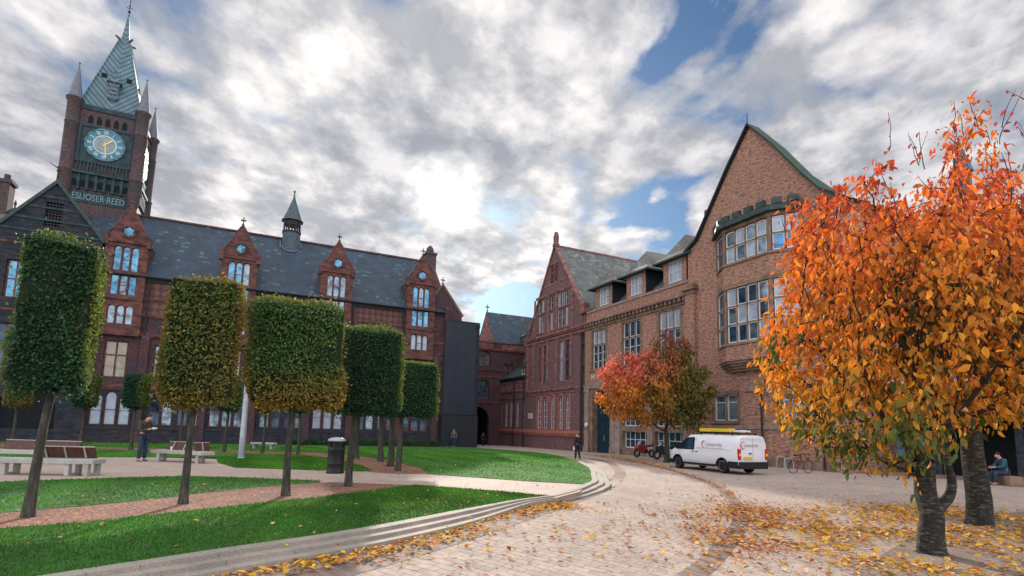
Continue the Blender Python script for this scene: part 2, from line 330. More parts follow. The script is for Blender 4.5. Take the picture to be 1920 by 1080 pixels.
# ------------------------------------------------------------------ camera, world, light
cam=bpy.data.cameras.new('camera'); camo=bpy.data.objects.new('camera',cam); COL.objects.link(camo); S.camera=camo
F_=1008.; CY=680.; pitch=math.atan(122/F_); roll=R(1.45)
fwd=Vector((0,math.cos(pitch),math.sin(pitch))); up0=Vector((0,-math.sin(pitch),math.cos(pitch))); r0=Vector((1,0,0))
rr=r0*math.cos(roll)+up0*math.sin(roll); uu=up0*math.cos(roll)-r0*math.sin(roll)
mx=Matrix((rr,uu,-fwd)).transposed().to_4x4(); mx.translation=Vector((0,0,2.0)); camo.matrix_world=mx
cam.sensor_width=36; cam.lens=36*F_/1920; cam.shift_y=140/1920; cam.clip_start=.1; cam.clip_end=3000
SUN_AZ=R(-8.2); SUN_EL=R(24.0)
w=bpy.data.worlds.new('World'); S.world=w; w.use_nodes=True
def world():
    nt=w.node_tree; N=nt.nodes; L=nt.links; bg=N['Background']; out=N['World Output']
    sky=N.new('ShaderNodeTexSky'); sky.sky_type='NISHITA'; sky.sun_disc=False; sky.sun_elevation=SUN_EL; sky.sun_rotation=SUN_AZ; sky.air_density=1.0; sky.dust_density=.6; sky.ozone_density=2.
    L.new(mixc(nt,1.,sky.outputs[0],(.62,.85,1.05),'MULTIPLY'),bg.inputs[0]); val(bg,'Strength',.085)
    tc=N.new('ShaderNodeTexCoord').outputs['Generated']; s=N.new('ShaderNodeSeparateXYZ'); L.new(tc,s.inputs[0])
    z=mth(nt,'ADD',mth(nt,'MAXIMUM',s.outputs[2],0.),.16)
    cb=N.new('ShaderNodeCombineXYZ'); L.new(mth(nt,'DIVIDE',s.outputs[0],z),cb.inputs[0]); L.new(mth(nt,'DIVIDE',s.outputs[1],z),cb.inputs[1])
    p=cb.outputs[0]
    mp=N.new('ShaderNodeMapping'); val(mp,'Rotation',(0,0,R(-28))); val(mp,'Scale',(1.,.85,1)); val(mp,'Location',(3.4,1.1,0)); L.new(p,mp.inputs[0])
    n1=noise(nt,mp.outputs[0],1.25,9,.56,.35)
    n2=noise(nt,mp.outputs[0],3.8,8,.62,.3)
    n3=noise(nt,mp.outputs[0],9.,6,.6,.1)
    wv=N.new('ShaderNodeTexNoise'); val(wv,'Scale',2.6); val(wv,'Detail',5); L.new(mp.outputs[0],wv.inputs['Vector'])
    av=N.new('ShaderNodeVectorMath'); av.operation='MULTIPLY_ADD'; L.new(wv.outputs['Color'],av.inputs[0]); av.inputs[1].default_value=(.55,.55,.55); L.new(mp.outputs[0],av.inputs[2])
    vo=N.new('ShaderNodeTexVoronoi'); vo.feature='SMOOTH_F1'; val(vo,'Scale',5.2); val(vo,'Smoothness',.4); L.new(av.outputs[0],vo.inputs['Vector'])
    vd=mth(nt,'MULTIPLY',vo.outputs['Distance'],1.0)
    def dirmask(d,a,b):
        v=N.new('ShaderNodeVectorMath'); v.operation='DOT_PRODUCT'; L.new(tc,v.inputs[0]); dv=Vector(d).normalized(); v.inputs[1].default_value=dv
        mr=N.new('ShaderNodeMapRange'); mr.interpolation_type='SMOOTHSTEP'; mr.inputs[1].default_value=math.cos(R(b)); mr.inputs[2].default_value=math.cos(R(a)); L.new(v.outputs['Value'],mr.inputs[0]); return mr.outputs[0]
    def dr(px,py):
        d=fwd*F_+rr*(px-960)+uu*(CY-py); return tuple(d.normalized())
    # cover: thick nearly everywhere, open towards the upper right and the low gap behind the brick wings
    cov=mth(nt,'ADD',mth(nt,'ADD',mth(nt,'MULTIPLY',n1,.5),mth(nt,'MULTIPLY',n2,.38)),mth(nt,'MULTIPLY',mth(nt,'SUBTRACT',.55,vd),.2))
    open_=mth(nt,'MULTIPLY',dirmask(dr(1540,110),2,18),.07)
    open_=mth(nt,'ADD',open_,mth(nt,'MULTIPLY',dirmask(dr(1250,420),1,7),.12))
    open_=mth(nt,'ADD',open_,mth(nt,'MULTIPLY',dirmask(dr(960,590),1,5),.14))
    open_=mth(nt,'ADD',open_,mth(nt,'MULTIPLY',dirmask(dr(150,60),1,9),.05))
    cov=mth(nt,'ADD',mth(nt,'SUBTRACT',cov,open_),.14)
    mask=ramp(nt,cov,[(.44,(0,0,0)),(.49,(.7,.7,.7)),(.54,(1,1,1))])
    n4=noise(nt,mp.outputs[0],19.,5,.62,.2)
    shade=mth(nt,'ADD',mth(nt,'ADD',mth(nt,'MULTIPLY',n2,.30),mth(nt,'MULTIPLY',n3,.34)),mth(nt,'ADD',mth(nt,'MULTIPLY',vd,.26),mth(nt,'MULTIPLY',n4,.15)))
    ccol=ramp(nt,shade,[(.41,(1.06,1.03,1.0)),(.475,(.86,.84,.83)),(.53,(.64,.65,.67)),(.60,(.46,.48,.52))])
    thick=ramp(nt,n1,[(.40,(1.12,1.10,1.08)),(.62,(.78,.79,.83))])
    ccol=mixc(nt,1.,ccol,thick,'MULTIPLY')
    sund=(math.sin(SUN_AZ)*math.cos(SUN_EL),math.cos(SUN_AZ)*math.cos(SUN_EL),math.sin(SUN_EL))
    g=mth(nt,'ADD',mth(nt,'MULTIPLY',dirmask(sund,.5,5),.8),mth(nt,'MULTIPLY',dirmask(sund,3,22),.14))
    ccol=mixc(nt,1.,ccol,mixc(nt,g,(.95,.95,.97),(2.2,2.12,1.95)),'MULTIPLY')
    hz=ramp(nt,s.outputs[2],[(.0,(1,1,1)),(.26,(0,0,0))])
    ccol=mixc(nt,mth(nt,'MULTIPLY',hz,.3),ccol,(.74,.74,.74))
    # unseen sky overhead and behind the viewer is brightened as added fill light
    mr=N.new('ShaderNodeMapRange'); mr.interpolation_type='SMOOTHSTEP'; mr.inputs[1].default_value=.62; mr.inputs[2].default_value=-.35; mr.inputs[3].default_value=1.; mr.inputs[4].default_value=2.75; L.new(s.outputs[1],mr.inputs[0])
    cs=N.new('ShaderNodeCombineXYZ'); [L.new(mr.outputs[0],cs.inputs[i]) for i in range(3)]
    ccol=mixc(nt,1.,ccol,cs.outputs[0],'MULTIPLY')
    b2=N.new('ShaderNodeBackground'); L.new(ccol,b2.inputs[0]); val(b2,'Strength',1.0)
    mx=N.new('ShaderNodeMixShader'); L.new(mask,mx.inputs[0]); L.new(bg.outputs[0],mx.inputs[1]); L.new(b2.outputs[0],mx.inputs[2]); L.new(mx.outputs[0],out.inputs[0])
world()
sl=bpy.data.lights.new('sun','SUN'); so=bpy.data.objects.new('sun',sl); COL.objects.link(so); sl.energy=5.0; sl.angle=R(2); sl.color=(1,.93,.82)
so.rotation_euler=Vector((-math.sin(SUN_AZ)*math.cos(SUN_EL),-math.cos(SUN_AZ)*math.cos(SUN_EL),-math.sin(SUN_EL))).to_track_quat('-Z','Y').to_euler()
S.view_settings.view_transform='Standard'; S.view_settings.look='None'; S.view_settings.exposure=0
S.render.engine='CYCLES'
# ------------------------------------------------------------------ ground
SL=.011
def lz(x,y): return .42-SL*(y-8.6)
def pz(x,y):
    a=.36*math.exp(-((x-.6)**2/9+(y-14.5)**2/16))
    z=0 if y<36 else -.013*(y-36)*.6
    a=max(a,.23*math.exp(-((x-3.0)**2/3.5+(y-19.5)**2/28)))
    return a+z
def struct(name,poly,zf,m,dz=0.,skirt=0.,th=None):
    b=MB(); pts=[(x,y,zf(x,y)+dz) for x,y in poly]
    a=sum(pts[i][0]*pts[(i+1)%len(pts)][1]-pts[(i+1)%len(pts)][0]*pts[i][1] for i in range(len(pts)))
    if a<0: pts=pts[::-1]
    b.poly(pts)
    if skirt:
        for i in range(len(pts)):
            p=pts[i];q=pts[(i+1)%len(pts)]; b.poly([(p[0],p[1],p[2]-skirt),(q[0],q[1],q[2]-skirt),q,p])
    o=b.build(name,m); bm=bmesh.new(); bm.from_mesh(o.data); bmesh.ops.triangulate(bm,faces=[f for f in bm.faces if len(f.verts)>4]); bm.to_mesh(o.data); bm.free()
    return tag(o,kind='structure')
def smoothcurve(pts,n=6):
    out=[]; P=[Vector(p) for p in pts]
    for i in range(len(P)-1):
        a=P[max(i-1,0)];b=P[i];c=P[i+1];d=P[min(i+2,len(P)-1)]
        for k in range(n):
            t=k/n; out.append(tuple(.5*((2*b)+(c-a)*t+(2*a-5*b+4*c-d)*t*t+(3*b-a-3*c+d)*t**3)))
    out.append(tuple(P[-1])); return out
# horizon-reaching ground
g=MB(); g.poly([(-900,-300,-2.4),(900,-300,-2.4),(900,1500,-2.4),(-900,1500,-2.4)]); tag(g.build('ground','gravel'),kind='structure')
# paving: one grid with the ramp up to the path mouth
step_top=[(-5.2,4.3),(-4.41,5.46),(-4.01,6.0),(-3.36,6.87),(-2.62,7.77),(-1.96,8.75),(-1.07,10.3),(.08,12.21),(.58,12.85),(1.04,13.4)]
tip=[(2.31,16.87),(2.75,18.3),(3.13,21.06),(3.5,23.6),(3.73,26.38),(3.85,31),(3.71,36.32),(3.1,41),(1.97,45.42),(-.1,50),(-2.97,54.19),(-7.27,58.83)]
def grid(name,x0,x1,y0,y1,nx,ny,zf,m):
    X=np.linspace(x0,x1,nx);Y=np.linspace(y0,y1,ny); V=[(x,y,zf(x,y)) for y in Y for x in X]
    F=[(j*nx+i,j*nx+i+1,(j+1)*nx+i+1,(j+1)*nx+i) for j in range(ny-1) for i in range(nx-1)]
    return tag(quadmesh(name,V,F,m,smooth=True),kind='structure')
import bisect
edgeline=[(-9,-2)]+step_top+[(1.6,15)]+tip+[(-20,70)]
def inside(x,y):
    # left of the step/lawn edge?
    for (a,b),(c,d) in zip(edgeline,edgeline[1:]):
        if min(b,d)<=y<=max(b,d) and b!=d:
            return (a+(c-a)*(y-b)/(d-b))-x
    return 5 if x<-10 else -5
def pavz(x,y):
    z=0 if y<36 else -.008*(y-36); s=inside(x,y); d=max(0.,-s-.5)
    if d<6.5 and y<36:
        w=1-d/6.5; w=w*w*(3-2*w); f=1 if y<20 else max(0,1-(y-20)/14.); f=f*f*(3-2*f)
        z=(lz(x,y)-.155)*w*f
    if s>-.2: z=min(z, lz(x,y)-.06)
    if s>-(.12+.60*min(1,max(0,(y-14.2)/2.6))) and 13.6<y<42: z=min(z, lz(x,y)-.3)
    if y>52: z=min(z,lz(x,y)-.03)
    return z
grid('paving',-40,60,-12,110,401,489,lambda x,y:pavz(x,y),'pav')
# lawns and paths as stacked sheets on the raised plane
path_bot=[(-12.43,13.43),(-10.98,14.98),(-9.52,16.2),(-7.42,16.08),(-5.43,15.76),(-4.72,15.5),(-2.58,15.23),(-.33,14.23),(1.12,13.35)]
struct('path',[(-34,8)]+[(-13,12.6)]+[(x,y-.3) for x,y in path_bot[:-1]]+[(1.15,13.15),(1.9,14.7),(2.36,16.87),(.77,17.6),(-2.9,19.5),(-5,20.4),(-9.9,20.6),(-11.8,23),(-13.4,25.2),(-16.8,25.1),(-18,24.3),(-21,21.5),(-34,20)],lz,'path',-.004,.25)
front=smoothcurve([(-12.4,-4),(-9.5,-1.5),(-7.3,1.2)]+step_top)
struct('lawn',[(-13,5.2),(-8.6,7.0),(-7.03,7.69),(-6.39,8.28),(-5.81,9.23),(-5.11,10.5),(-4.11,12.01),(-3.36,13.63),(-2.8,14.87),(-2.58,15.2),(-.33,14.2),(1.05,13.3)]+front[::-1]+[(-20,-6)],lz,'grass',.012,.02)
struct('lawn',[(-34,8.2),(-12.43,13.43),(-10.98,14.98),(-9.52,16.2),(-7.42,16.08),(-5.43,15.76),(-5.27,15.3),(-6.29,13.68),(-6.75,12.58),(-7.07,11.19),(-7.66,9.87),(-8.25,8.99),(-12,6.9),(-34,-2)],lz,'grass',.012,.02)
struct('mulch_bed',[(-13,4.9),(-8.6,6.8),(-7.0,7.5),(-6.3,8.2),(-5.75,9.2),(-5.05,10.4),(-4.0,12.0),(-3.28,13.6),(-2.7,14.87),(-2.58,15.22),(-4.72,15.52),(-5.35,15.4),(-6.38,13.7),(-6.82,12.6),(-7.15,11.2),(-7.75,9.9),(-8.3,9.05),(-12,7.0),(-16,5.2)],lz,'mulch',.004)
struct('lawn',[(-10.04,20.01),(-11.91,22.39),(-13.58,25.27),(-14.4,30.0),(-11.9,30.77),(-8.32,27.01),(-5.99,22.33),(-5.1,20.4),(-5.29,19.8),(-6.83,19.76)],lz,'grass',.012,.02)
struct('mulch_bed',[(-14.9,31.0),(-12.14,30.9),(-8.47,27.1),(-6.27,23.0),(-5.3,20.2),(-5.1,19.7),(-4.01,19.17),(-2.85,19.31),(-2.75,20.3),(-3.58,22.4),(-5.54,26.5),(-7.72,30.0),(-11.9,34.3),(-15.65,34.5),(-26,34.5),(-34,36),(-34,31.5),(-25.6,31.6)],lz,'mulch',.004)
far=smoothcurve(tip,5)
struct('lawn',[(-2.85,19.31),(-.97,18.27),(.77,17.36)]+far+[(-17.9,51.31),(-30.68,41.8),(-45,35),(-60,28),(-60,22),(-36,22),(-19.6,21.4),(-18,24.1),(-16.7,25),(-14.1,26.5),(-14.6,30.9),(-25.6,31.4),(-34,31.3),(-34,36.2),(-26,34.7),(-15.65,34.35),(-11.9,34.19),(-7.72,29.75),(-5.54,26.33),(-3.58,22.27)],lz,'grass',.014,.02)
# bed below the right hand trees
struct('tree_bed',[(3.9,5),(5.0,8.06),(6.02,9.11),(8.66,11.69),(11.25,13.73),(14.58,15.55),(22,18.5),(24,5)],lambda x,y:0.,'gravel',.012)
# arcs set in the paving
def strip(name,line,wd,m,dz,zf=pavz):
    line=smoothcurve(line,5); b=MB(); L=[];Rr=[]
    for i,p in enumerate(line):
        a=Vector(line[max(i-1,0)]);c=Vector(line[min(i+1,len(line)-1)]); t=(c-a).normalized(); n=Vector((-t.y,t.x))
        for lst,k in ((L,1),(Rr,-1)):
            q=Vector(p)+n*k*wd/2; lst.append((q.x,q.y,zf(q.x,q.y)+dz))
    for i in range(len(line)-1): b.poly([L[i],L[i+1],Rr[i+1],Rr[i]])
    return tag(b.build(name,m),kind='structure')
band1=[(4.17,41.0),(5.6,38.5),(6.1,35),(6.03,31.65),(5.19,25.56),(4.12,21.12),(2.79,16.77),(1.39,13.41),(.2,10.85),(-1.0,8.36),(-2.0,6.6),(-3.2,4.8)]
band2=[(6.2,46.5),(7.6,40),(8.4,34.41),(8.45,27.48),(7.84,21.43),(6.66,16.3),(5.58,13.26),(4.6,11.16),(3.29,8.83),(2.57,7.7),(1.2,5.8)]
strip('paving_band',band1,.5,'band',.005); strip('paving_band',band2,.34,'band',.005)
# stone steps: three risers that die out where the ground comes up to the path
def ksteps():
    line=smoothcurve([(-7.3,1.2)]+step_top,4)
    for k in range(3):
        b=MB()
        n=len(line)
        def off(i,d):
            a=Vector(line[max(i-1,0)]);c=Vector(line[min(i+1,n-1)]);t=(c-a).normalized(); nn=Vector((t.y,-t.x)); q=Vector(line[i])+nn*d; return q
        def wfac(i): # shrink near the tip
            y=line[i][1]; return max(.35,min(1,(14.2-y)/4.2))
        for i in range(n-1):
            pr=[]
            for j in (i,i+1):
                wf=wfac(j); tr=.20*wf; a=off(j,k*tr-.02*(k==0)); c=off(j,(k+1)*tr); zt=lz(*line[j])+.022-k*.052*min(1,wf+.2)
                pr.append((a,c,zt))
            (a0,c0,z0),(a1,c1,z1)=pr
            gap=.006 if i%3==2 else 0
            d=(a1-a0).normalized()*gap; a1=a1-d;c1=c1-d
            bz=.12 if k==2 else .14
            b.poly([(a0.x,a0.y,z0),(c0.x,c0.y,z0),(c1.x,c1.y,z1),(a1.x,a1.y,z1)])
            b.poly([(c0.x,c0.y,z0),(c0.x,c0.y,z0-bz),(c1.x,c1.y,z1-bz),(c1.x,c1.y,z1)])
            b.poly([(a0.x,a0.y,z0),(a0.x,a0.y,z0-bz),(c0.x,c0.y,z0-bz),(c0.x,c0.y,z0)])
            b.poly([(a1.x,a1.y,z1),(c1.x,c1.y,z1),(c1.x,c1.y,z1-bz),(a1.x,a1.y,z1-bz)])
        o=b.build('stone_step','kerb',merge=True); tag(o,kind='structure')
ksteps()
def tipkerb():
    line=smoothcurve([(1.04,13.42),(1.72,15.0)]+tip[:6],5); n=len(line)
    for k in range(3):
        b=MB()
        def off(i,d):
            a=Vector(line[max(i-1,0)]);c=Vector(line[min(i+1,n-1)]);t=(c-a).normalized(); return Vector(line[i])+Vector((t.y,-t.x))*d
        for i in range(n-1):
            w0,w1=[min(1,.36+max(0,line[q][1]-13.3)/5) for q in (i,i+1)]
            A=off(i,.01+k*.21*w0);B=off(i,.01+(k*.21+.203)*w0);C2=off(i+1,.01+(k*.21+.203)*w1);D=off(i+1,.01+k*.21*w1)
            za=lz(A.x,A.y)-k*.055+.014; zb=lz(D.x,D.y)-k*.055+.014
            b.poly([(A.x,A.y,za),(B.x,B.y,za),(C2.x,C2.y,zb),(D.x,D.y,zb)]); b.poly([(B.x,B.y,za),(B.x,B.y,za-.3),(C2.x,C2.y,zb-.3),(C2.x,C2.y,zb)])
            b.poly([(A.x,A.y,za-.3),(A.x,A.y,za),(D.x,D.y,zb),(D.x,D.y,zb-.3)])
        tag(b.build('kerb','kerb',merge=True),kind='structure')
tipkerb()
# ------------------------------------------------------------------ building helpers
def arcpts(x0,x1,z1,rise,n=8,pointed=False):
    # from left spring to right spring over the crown
    out=[]; c=(x0+x1)/2; h=(x1-x0)/2
    for i in range(n+1):
        t=i/n
        if pointed: x=x0+(x1-x0)*t; u=1-abs(2*t-1); out.append((x,z1-rise+rise*math.sin(u*math.pi/2)**.9*(.55+.45*u)))
        else: a=math.pi*(1-t); out.append((c+h*math.cos(a),z1-rise+rise*math.sin(a)))
    return out
def wall(b,x0,x1,z0,z1,holes,y=0,rev=.25):
    xs=sorted({x0,x1}|{v for h in holes for v in h[:2] if x0<v<x1}); zs=sorted({z0,z1}|{v for h in holes for v in h[2:4] if z0<v<z1})
    for i in range(len(xs)-1):
        for j in range(len(zs)-1):
            cx=(xs[i]+xs[i+1])/2; cz=(zs[j]+zs[j+1])/2
            if any(h[0]<cx<h[1] and h[2]<cz<h[3] for h in holes): continue
            b.poly([(xs[i],y,zs[j]),(xs[i+1],y,zs[j]),(xs[i+1],y,zs[j+1]),(xs[i],y,zs[j+1])])
    for h in holes:
        a,c,d,e=h[:4]; r=h[4] if len(h)>4 else 0
        zt=e-r
        b.poly([(a,y,d),(a,y,zt),(a,y+rev,zt),(a,y+rev,d)]); b.poly([(c,y,d),(c,y+rev,d),(c,y+rev,zt),(c,y,zt)]); b.poly([(a,y,d),(a,y+rev,d),(c,y+rev,d),(c,y,d)])
        if r:
            P=arcpts(a,c,e,r)
            for p,q in zip(P,P[1:]):
                b.poly([(p[0],y,p[1]),(q[0],y,q[1]),(q[0],y,e),(p[0],y,e)]); b.poly([(p[0],y,p[1]),(p[0],y+rev,p[1]),(q[0],y+rev,q[1]),(q[0],y,q[1])])
        else: b.poly([(a,y,e),(c,y,e),(c,y+rev,e),(a,y+rev,e)])
def window(par,h,y,nx,nz,fm,gm,t=.07,mt=None,dy=.16,name='window',zsplit=None,off=(0,0,0)):
    """one window: frame mesh (part) with its pane (sub-part)"""
    a,c,d,e=h[:4]; r=h[4] if len(h)>4 else 0; mt=mt or t*.6; b=MB(); yf=y+dy
    if r:
        P=[(a,d)]+[(p[0],p[1]) for p in arcpts(a,c,e,r)]+[(c,d)]; cx=(a+c)/2; cz=(d+e)/2
        sx=1-2*t/(c-a); sz=1-2*t/(e-d); Q=[(cx+(x-cx)*sx,cz+(z-cz)*sz) for x,z in P]
        n=len(P)
        for i in range(n):
            j=(i+1)%n; b.poly([(P[i][0],yf,P[i][1]),(P[j][0],yf,P[j][1]),(Q[j][0],yf,Q[j][1]),(Q[i][0],yf,Q[i][1])]); b.poly([(Q[i][0],yf,Q[i][1]),(Q[j][0],yf,Q[j][1]),(Q[j][0],yf+.06,Q[j][1]),(Q[i][0],yf+.06,Q[i][1])])
        glassp=[(x,yf+.05,z) for x,z in P]
    else:
        b.box(a,a+t,yf,yf+.07,d,e); b.box(c-t,c,yf,yf+.07,d,e); b.box(a+t,c-t,yf,yf+.07,d,d+t); b.box(a+t,c-t,yf,yf+.07,e-t,e)
        glassp=[(a,yf+.05,d),(c,yf+.05,d),(c,yf+.05,e),(a,yf+.05,e)]
    for i in range(1,nx):
        x=a+(c-a)*i/nx; b.box(x-mt/2,x+mt/2,yf+.004,yf+.046,d+t*.8,e-r*.15-t*.7)
    zz=zsplit if zsplit else [d+(e-r*.6-d)*i/nz for i in range(1,nz)]
    for z in zz:
        b.box(a+t*.8,c-t*.8,yf+.008,yf+.042,z-mt/2,z+mt/2)
    o=b.build(name,fm,par,loc=off); g=MB(); g.poly(glassp); g.build('pane',gm,o); return o
def string(par,x0,x1,z,h,d,m='terraB',y=0,name='string_course'):
    b=MB(); b.box(x0,x1,y-d,y+.02,z,z+h); b.box(x0,x1,y-d*.55,y+.01,z-h*.6,z-.002); return b.build(name,m,par)
def finial(par,x,y,z,h,m,name='finial'):
    b=MB(); b.lathe([(.10,z),(.07,z+h*.15),(.13,z+h*.25),(.05,z+h*.35),(.04,z+h*.95),(.0,z+h)],(x,y),8)
    b.box(x-h*.22,x+h*.22,y-.04,y+.04,z+h*.58,z+h*.70); return b.build(name,m,par)
def downpipe(par,x,z0,z1,y=-.12,r=.07,m='pipe'):
    b=MB(); b.tube((x,y,z0),(x,y,z1),r,r,8); b.box(x-.16,x+.16,y-.12,y+.12,z1-.02,z1+.28)
    k=z0+1.5
    while k<z1: b.box(x-.11,x+.11,y-.09,-.01 if y<0 else y,k,k+.07); k+=2.2
    return b.build('drainpipe',m,par)
# ------------------------------------------------------------------ building A: the long red range
A=empty('college_range',(-30,45.3,0),R(90-64.2),'long sooty red brick college range with four gabled dormers under a blue slate roof','college building')
bays=[-2.95,5.5,14.0,22.5]; XR=25.15
top=[];low=[]
for i,c in enumerate(bays):
    top+= [(c-.88,c-.34,9.7,11.3,.3),(c-.27,c+.27,9.7,11.3,.3),(c+.34,c+.88,9.7,11.3,.3)]
g3=[]; g2=[]
for i,c in enumerate(bays):
    g3+= [(c-1.35,c-.55,1.42,3.75 if i!=0 else 3.9,.25),(c-.4,c+.4,1.42,4.15,.4),(c+.55,c+1.35,1.42,3.75 if i!=0 else 3.9,.25)]
tall=[(c-.85,c+.8,5.25,8.35) for c in bays]
mids=[]
for c in bays[:3]:
    for m_ in (3.05,3.95,5.1,6.0): mids.append((c+m_-.38,c+m_+.38,1.45,3.85,.38))
mid2=[]
for c in bays[:3]:
    for m_ in (3.2,5.3): mid2.append((c+m_-.6,c+m_+.6,5.4,8.2))
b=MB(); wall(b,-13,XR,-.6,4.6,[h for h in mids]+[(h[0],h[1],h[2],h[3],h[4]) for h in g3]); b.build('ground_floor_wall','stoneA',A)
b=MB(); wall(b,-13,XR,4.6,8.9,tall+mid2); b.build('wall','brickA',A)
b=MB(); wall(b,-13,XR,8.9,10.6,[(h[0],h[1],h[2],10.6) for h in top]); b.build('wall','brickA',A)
b=MB()
segs=[(-4.45+.0,bays[0]-1.5)]+[(bays[i]+1.5,bays[i+1]-1.5) for i in range(3)]+[(bays[3]+1.5,XR)]
for a,c in segs:
    if c-a>.05:
        b=MB(); wall(b,a,c,10.6,13.9,[]); b.build('diaper_wall','diaper',A)
for z,h,d in ((4.45,.28,.16),(8.85,.22,.14),(10.55,.2,.13),(12.0,.14,.08),(1.05,.22,.16),(13.72,.26,.28)):
    for a,c in ([(-4.5,XR)] if z<10 else segs):
        if c-a>.05: string(A,a,c,z,h,d,'terraA' if z not in (1.05,13.72) else 'pipe')
# projecting plinth with weathered stone
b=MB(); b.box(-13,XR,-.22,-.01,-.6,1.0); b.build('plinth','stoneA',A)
# buttress strips between bays
for c in bays:
    for s in (-1,1):
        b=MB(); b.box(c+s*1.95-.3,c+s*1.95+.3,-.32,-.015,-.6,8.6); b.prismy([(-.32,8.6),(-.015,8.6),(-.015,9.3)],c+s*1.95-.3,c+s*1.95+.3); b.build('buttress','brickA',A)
gl3=['glass_pale','glass_pale','glass_mid','glass_dark']
for i,c in enumerate(bays):
    for k,h in enumerate(g3[i*3:i*3+3]):
        window(A,h,0,1,2,'redframe',['glass_pale','glass_mid','glass_pale','glass_dark'][i] if k!=1 or i!=2 else 'glass_pale',.07)
    window(A,tall[i],0,2,2,'terraA',['glass_cream','glass_cream','glass_mid','glass_mid'][i],.13,.12,zsplit=[7.15])
    # projecting dormer bay: red terracotta from the string course to the gable
    b=MB(); hs=[(c+dx-.27,c+dx+.27,za,zb,.3) for dx in (-.61,0,.61) for za,zb in ((12.15,13.95),(14.2,16.3))]+[(c+dx-.27,c+dx+.27,9.7,11.3,.3) for dx in (-.61,0,.61)]
    wall(b,c-1.5,c+1.5,8.9,16.85,hs,-.35,.25)
    b.poly([(c-1.5,-.35,8.9),(c-1.5,0,8.9),(c-1.5,4.0,16.85),(c-1.5,-.35,16.85)]); b.poly([(c+1.5,-.35,8.9),(c+1.5,-.35,16.85),(c+1.5,4.0,16.85),(c+1.5,0,8.9)])
    b.poly([(c-1.5,-.35,8.9),(c+1.5,-.35,8.9),(c+1.5,0,8.9),(c-1.5,0,8.9)])
    # gable with shoulders
    gp=[(c-1.5,16.85),(c+1.5,16.85),(c+1.15,17.5),(c+.75,18.1),(c+.35,19.05),(c,19.6),(c-.35,19.05),(c-.75,18.1),(c-1.15,17.5)]
    b.prism(gp,-.35,.0); b.build('dormer_bay','terraA',A)
    # coping on the gable, kneelers, small pinnacle stones
    b=MB()
    for s in (-1,1):
        cp=[(c+s*1.62,16.95),(c+s*1.2,17.6),(c+s*.8,18.2),(c+s*.38,19.15),(c,19.75)]
        for p,q in zip(cp,cp[1:]): b.tube((p[0],-.28,p[1]),(q[0],-.28,q[1]),.1,.1,6)
        b.box(c+s*1.5-.17,c+s*1.5+.17,-.5,.05,16.3,17.15)
    b.build('coping','terraA',A)
    for wq,dq,za,zb in ((1.45,.47,16.55,16.75),(1.45,.45,8.75,8.95),(1.45,.43,11.75,11.95),(1.2,.41,14.0,14.15)):
        b=MB(); b.box(c-wq,c+wq,-dq,-.352,za,zb); b.build('string_course','terraA',A)
    finial(A,c,-.25,19.6,1.0,'terraA')
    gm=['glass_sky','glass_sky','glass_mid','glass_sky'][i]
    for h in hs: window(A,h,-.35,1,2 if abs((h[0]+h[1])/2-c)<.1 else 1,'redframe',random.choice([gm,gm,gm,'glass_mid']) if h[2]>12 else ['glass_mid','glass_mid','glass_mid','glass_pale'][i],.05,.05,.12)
    # rose window: six lobed light
    b=MB(); z0=17.55
    for k in range(6):
        a=2*math.pi*k/6+.5; 
        pts=[(c+.22*math.cos(a)+.16*math.cos(q),z0+.22*math.sin(a)+.16*math.sin(q)) for q in [2*math.pi*j/10 for j in range(10)]]
        b.poly([(x,-.362-.0015*k,z) for x,z in pts])
    b.poly([(c+.2*math.cos(q),-.375,z0+.2*math.sin(q)) for q in [2*math.pi*j/12 for j in range(12)]])
    ro=MB(); ro.lathe([(.56,0),(.56,.09),(.44,.09),(.44,0)],(0,0),20); 
    ro2=MB(); ro2.v=[(c+x,-.36-y2,z0+y) for (x,y,y2) in ro.v]; ro2.f=ro.f; ro2.m=ro.m
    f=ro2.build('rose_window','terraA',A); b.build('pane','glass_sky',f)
    # small saddle roof running back into the main slope
    b=MB(); b.poly([(c-1.55,.0,16.75),(c,.0,19.45),(c,5.6,19.45),(c-1.55,3.2,16.75)]); b.poly([(c+1.55,.0,16.75),(c+1.55,3.2,16.75),(c,5.6,19.45),(c,.0,19.45)]); b.build('dormer_roof','slateAy',A)
for h in mids: window(A,h,0,1,2,'redframe',random.choice(['glass_dark','glass_mid','glass_dark','glass_pale']),.06)
for h in mid2: window(A,h,0,2,2,'terraA',random.choice(['glass_mid','glass_dark']),.11,.1,zsplit=[7.1])
# main roof
b=MB(); b.poly([(-7,-.35,13.95),(XR,-.35,13.95),(XR,7,21.4),(-7,7,21.4)]); b.poly([(-7,14.3,13.95),(-7,7,21.4),(XR,7,21.4),(XR,14.3,13.95)]); b.build('roof','slateA',A)
b=MB(); b.box(-4.5,XR+.05,6.86,7.14,21.38,21.55); b.build('ridge_tiles','terraA',A)
b=MB(); b.tube((-4.4,-.42,13.9),(XR,-.42,13.9),.1,.1,8); b.build('gutter','pipe',A)
for x in (-1.15,3.75,7.3,12.2,15.8,20.7): downpipe(A,x,.2,13.8,-.15,.07)
# gable end wall, its parapet and the chimney on the ridge
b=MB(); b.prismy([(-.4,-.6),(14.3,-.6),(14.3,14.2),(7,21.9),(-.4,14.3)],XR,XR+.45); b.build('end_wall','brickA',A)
b=MB(); b.box(24.75,25.95,6.2,7.6,19.5,22.2); b.box(24.65,26.05,6.1,7.7,22.2,22.45); b.lathe([(.42,22.45),(.5,22.7),(.42,23.1),(.15,23.45),(0,23.5)],(25.35,6.9),8); b.build('chimney','tower',A)
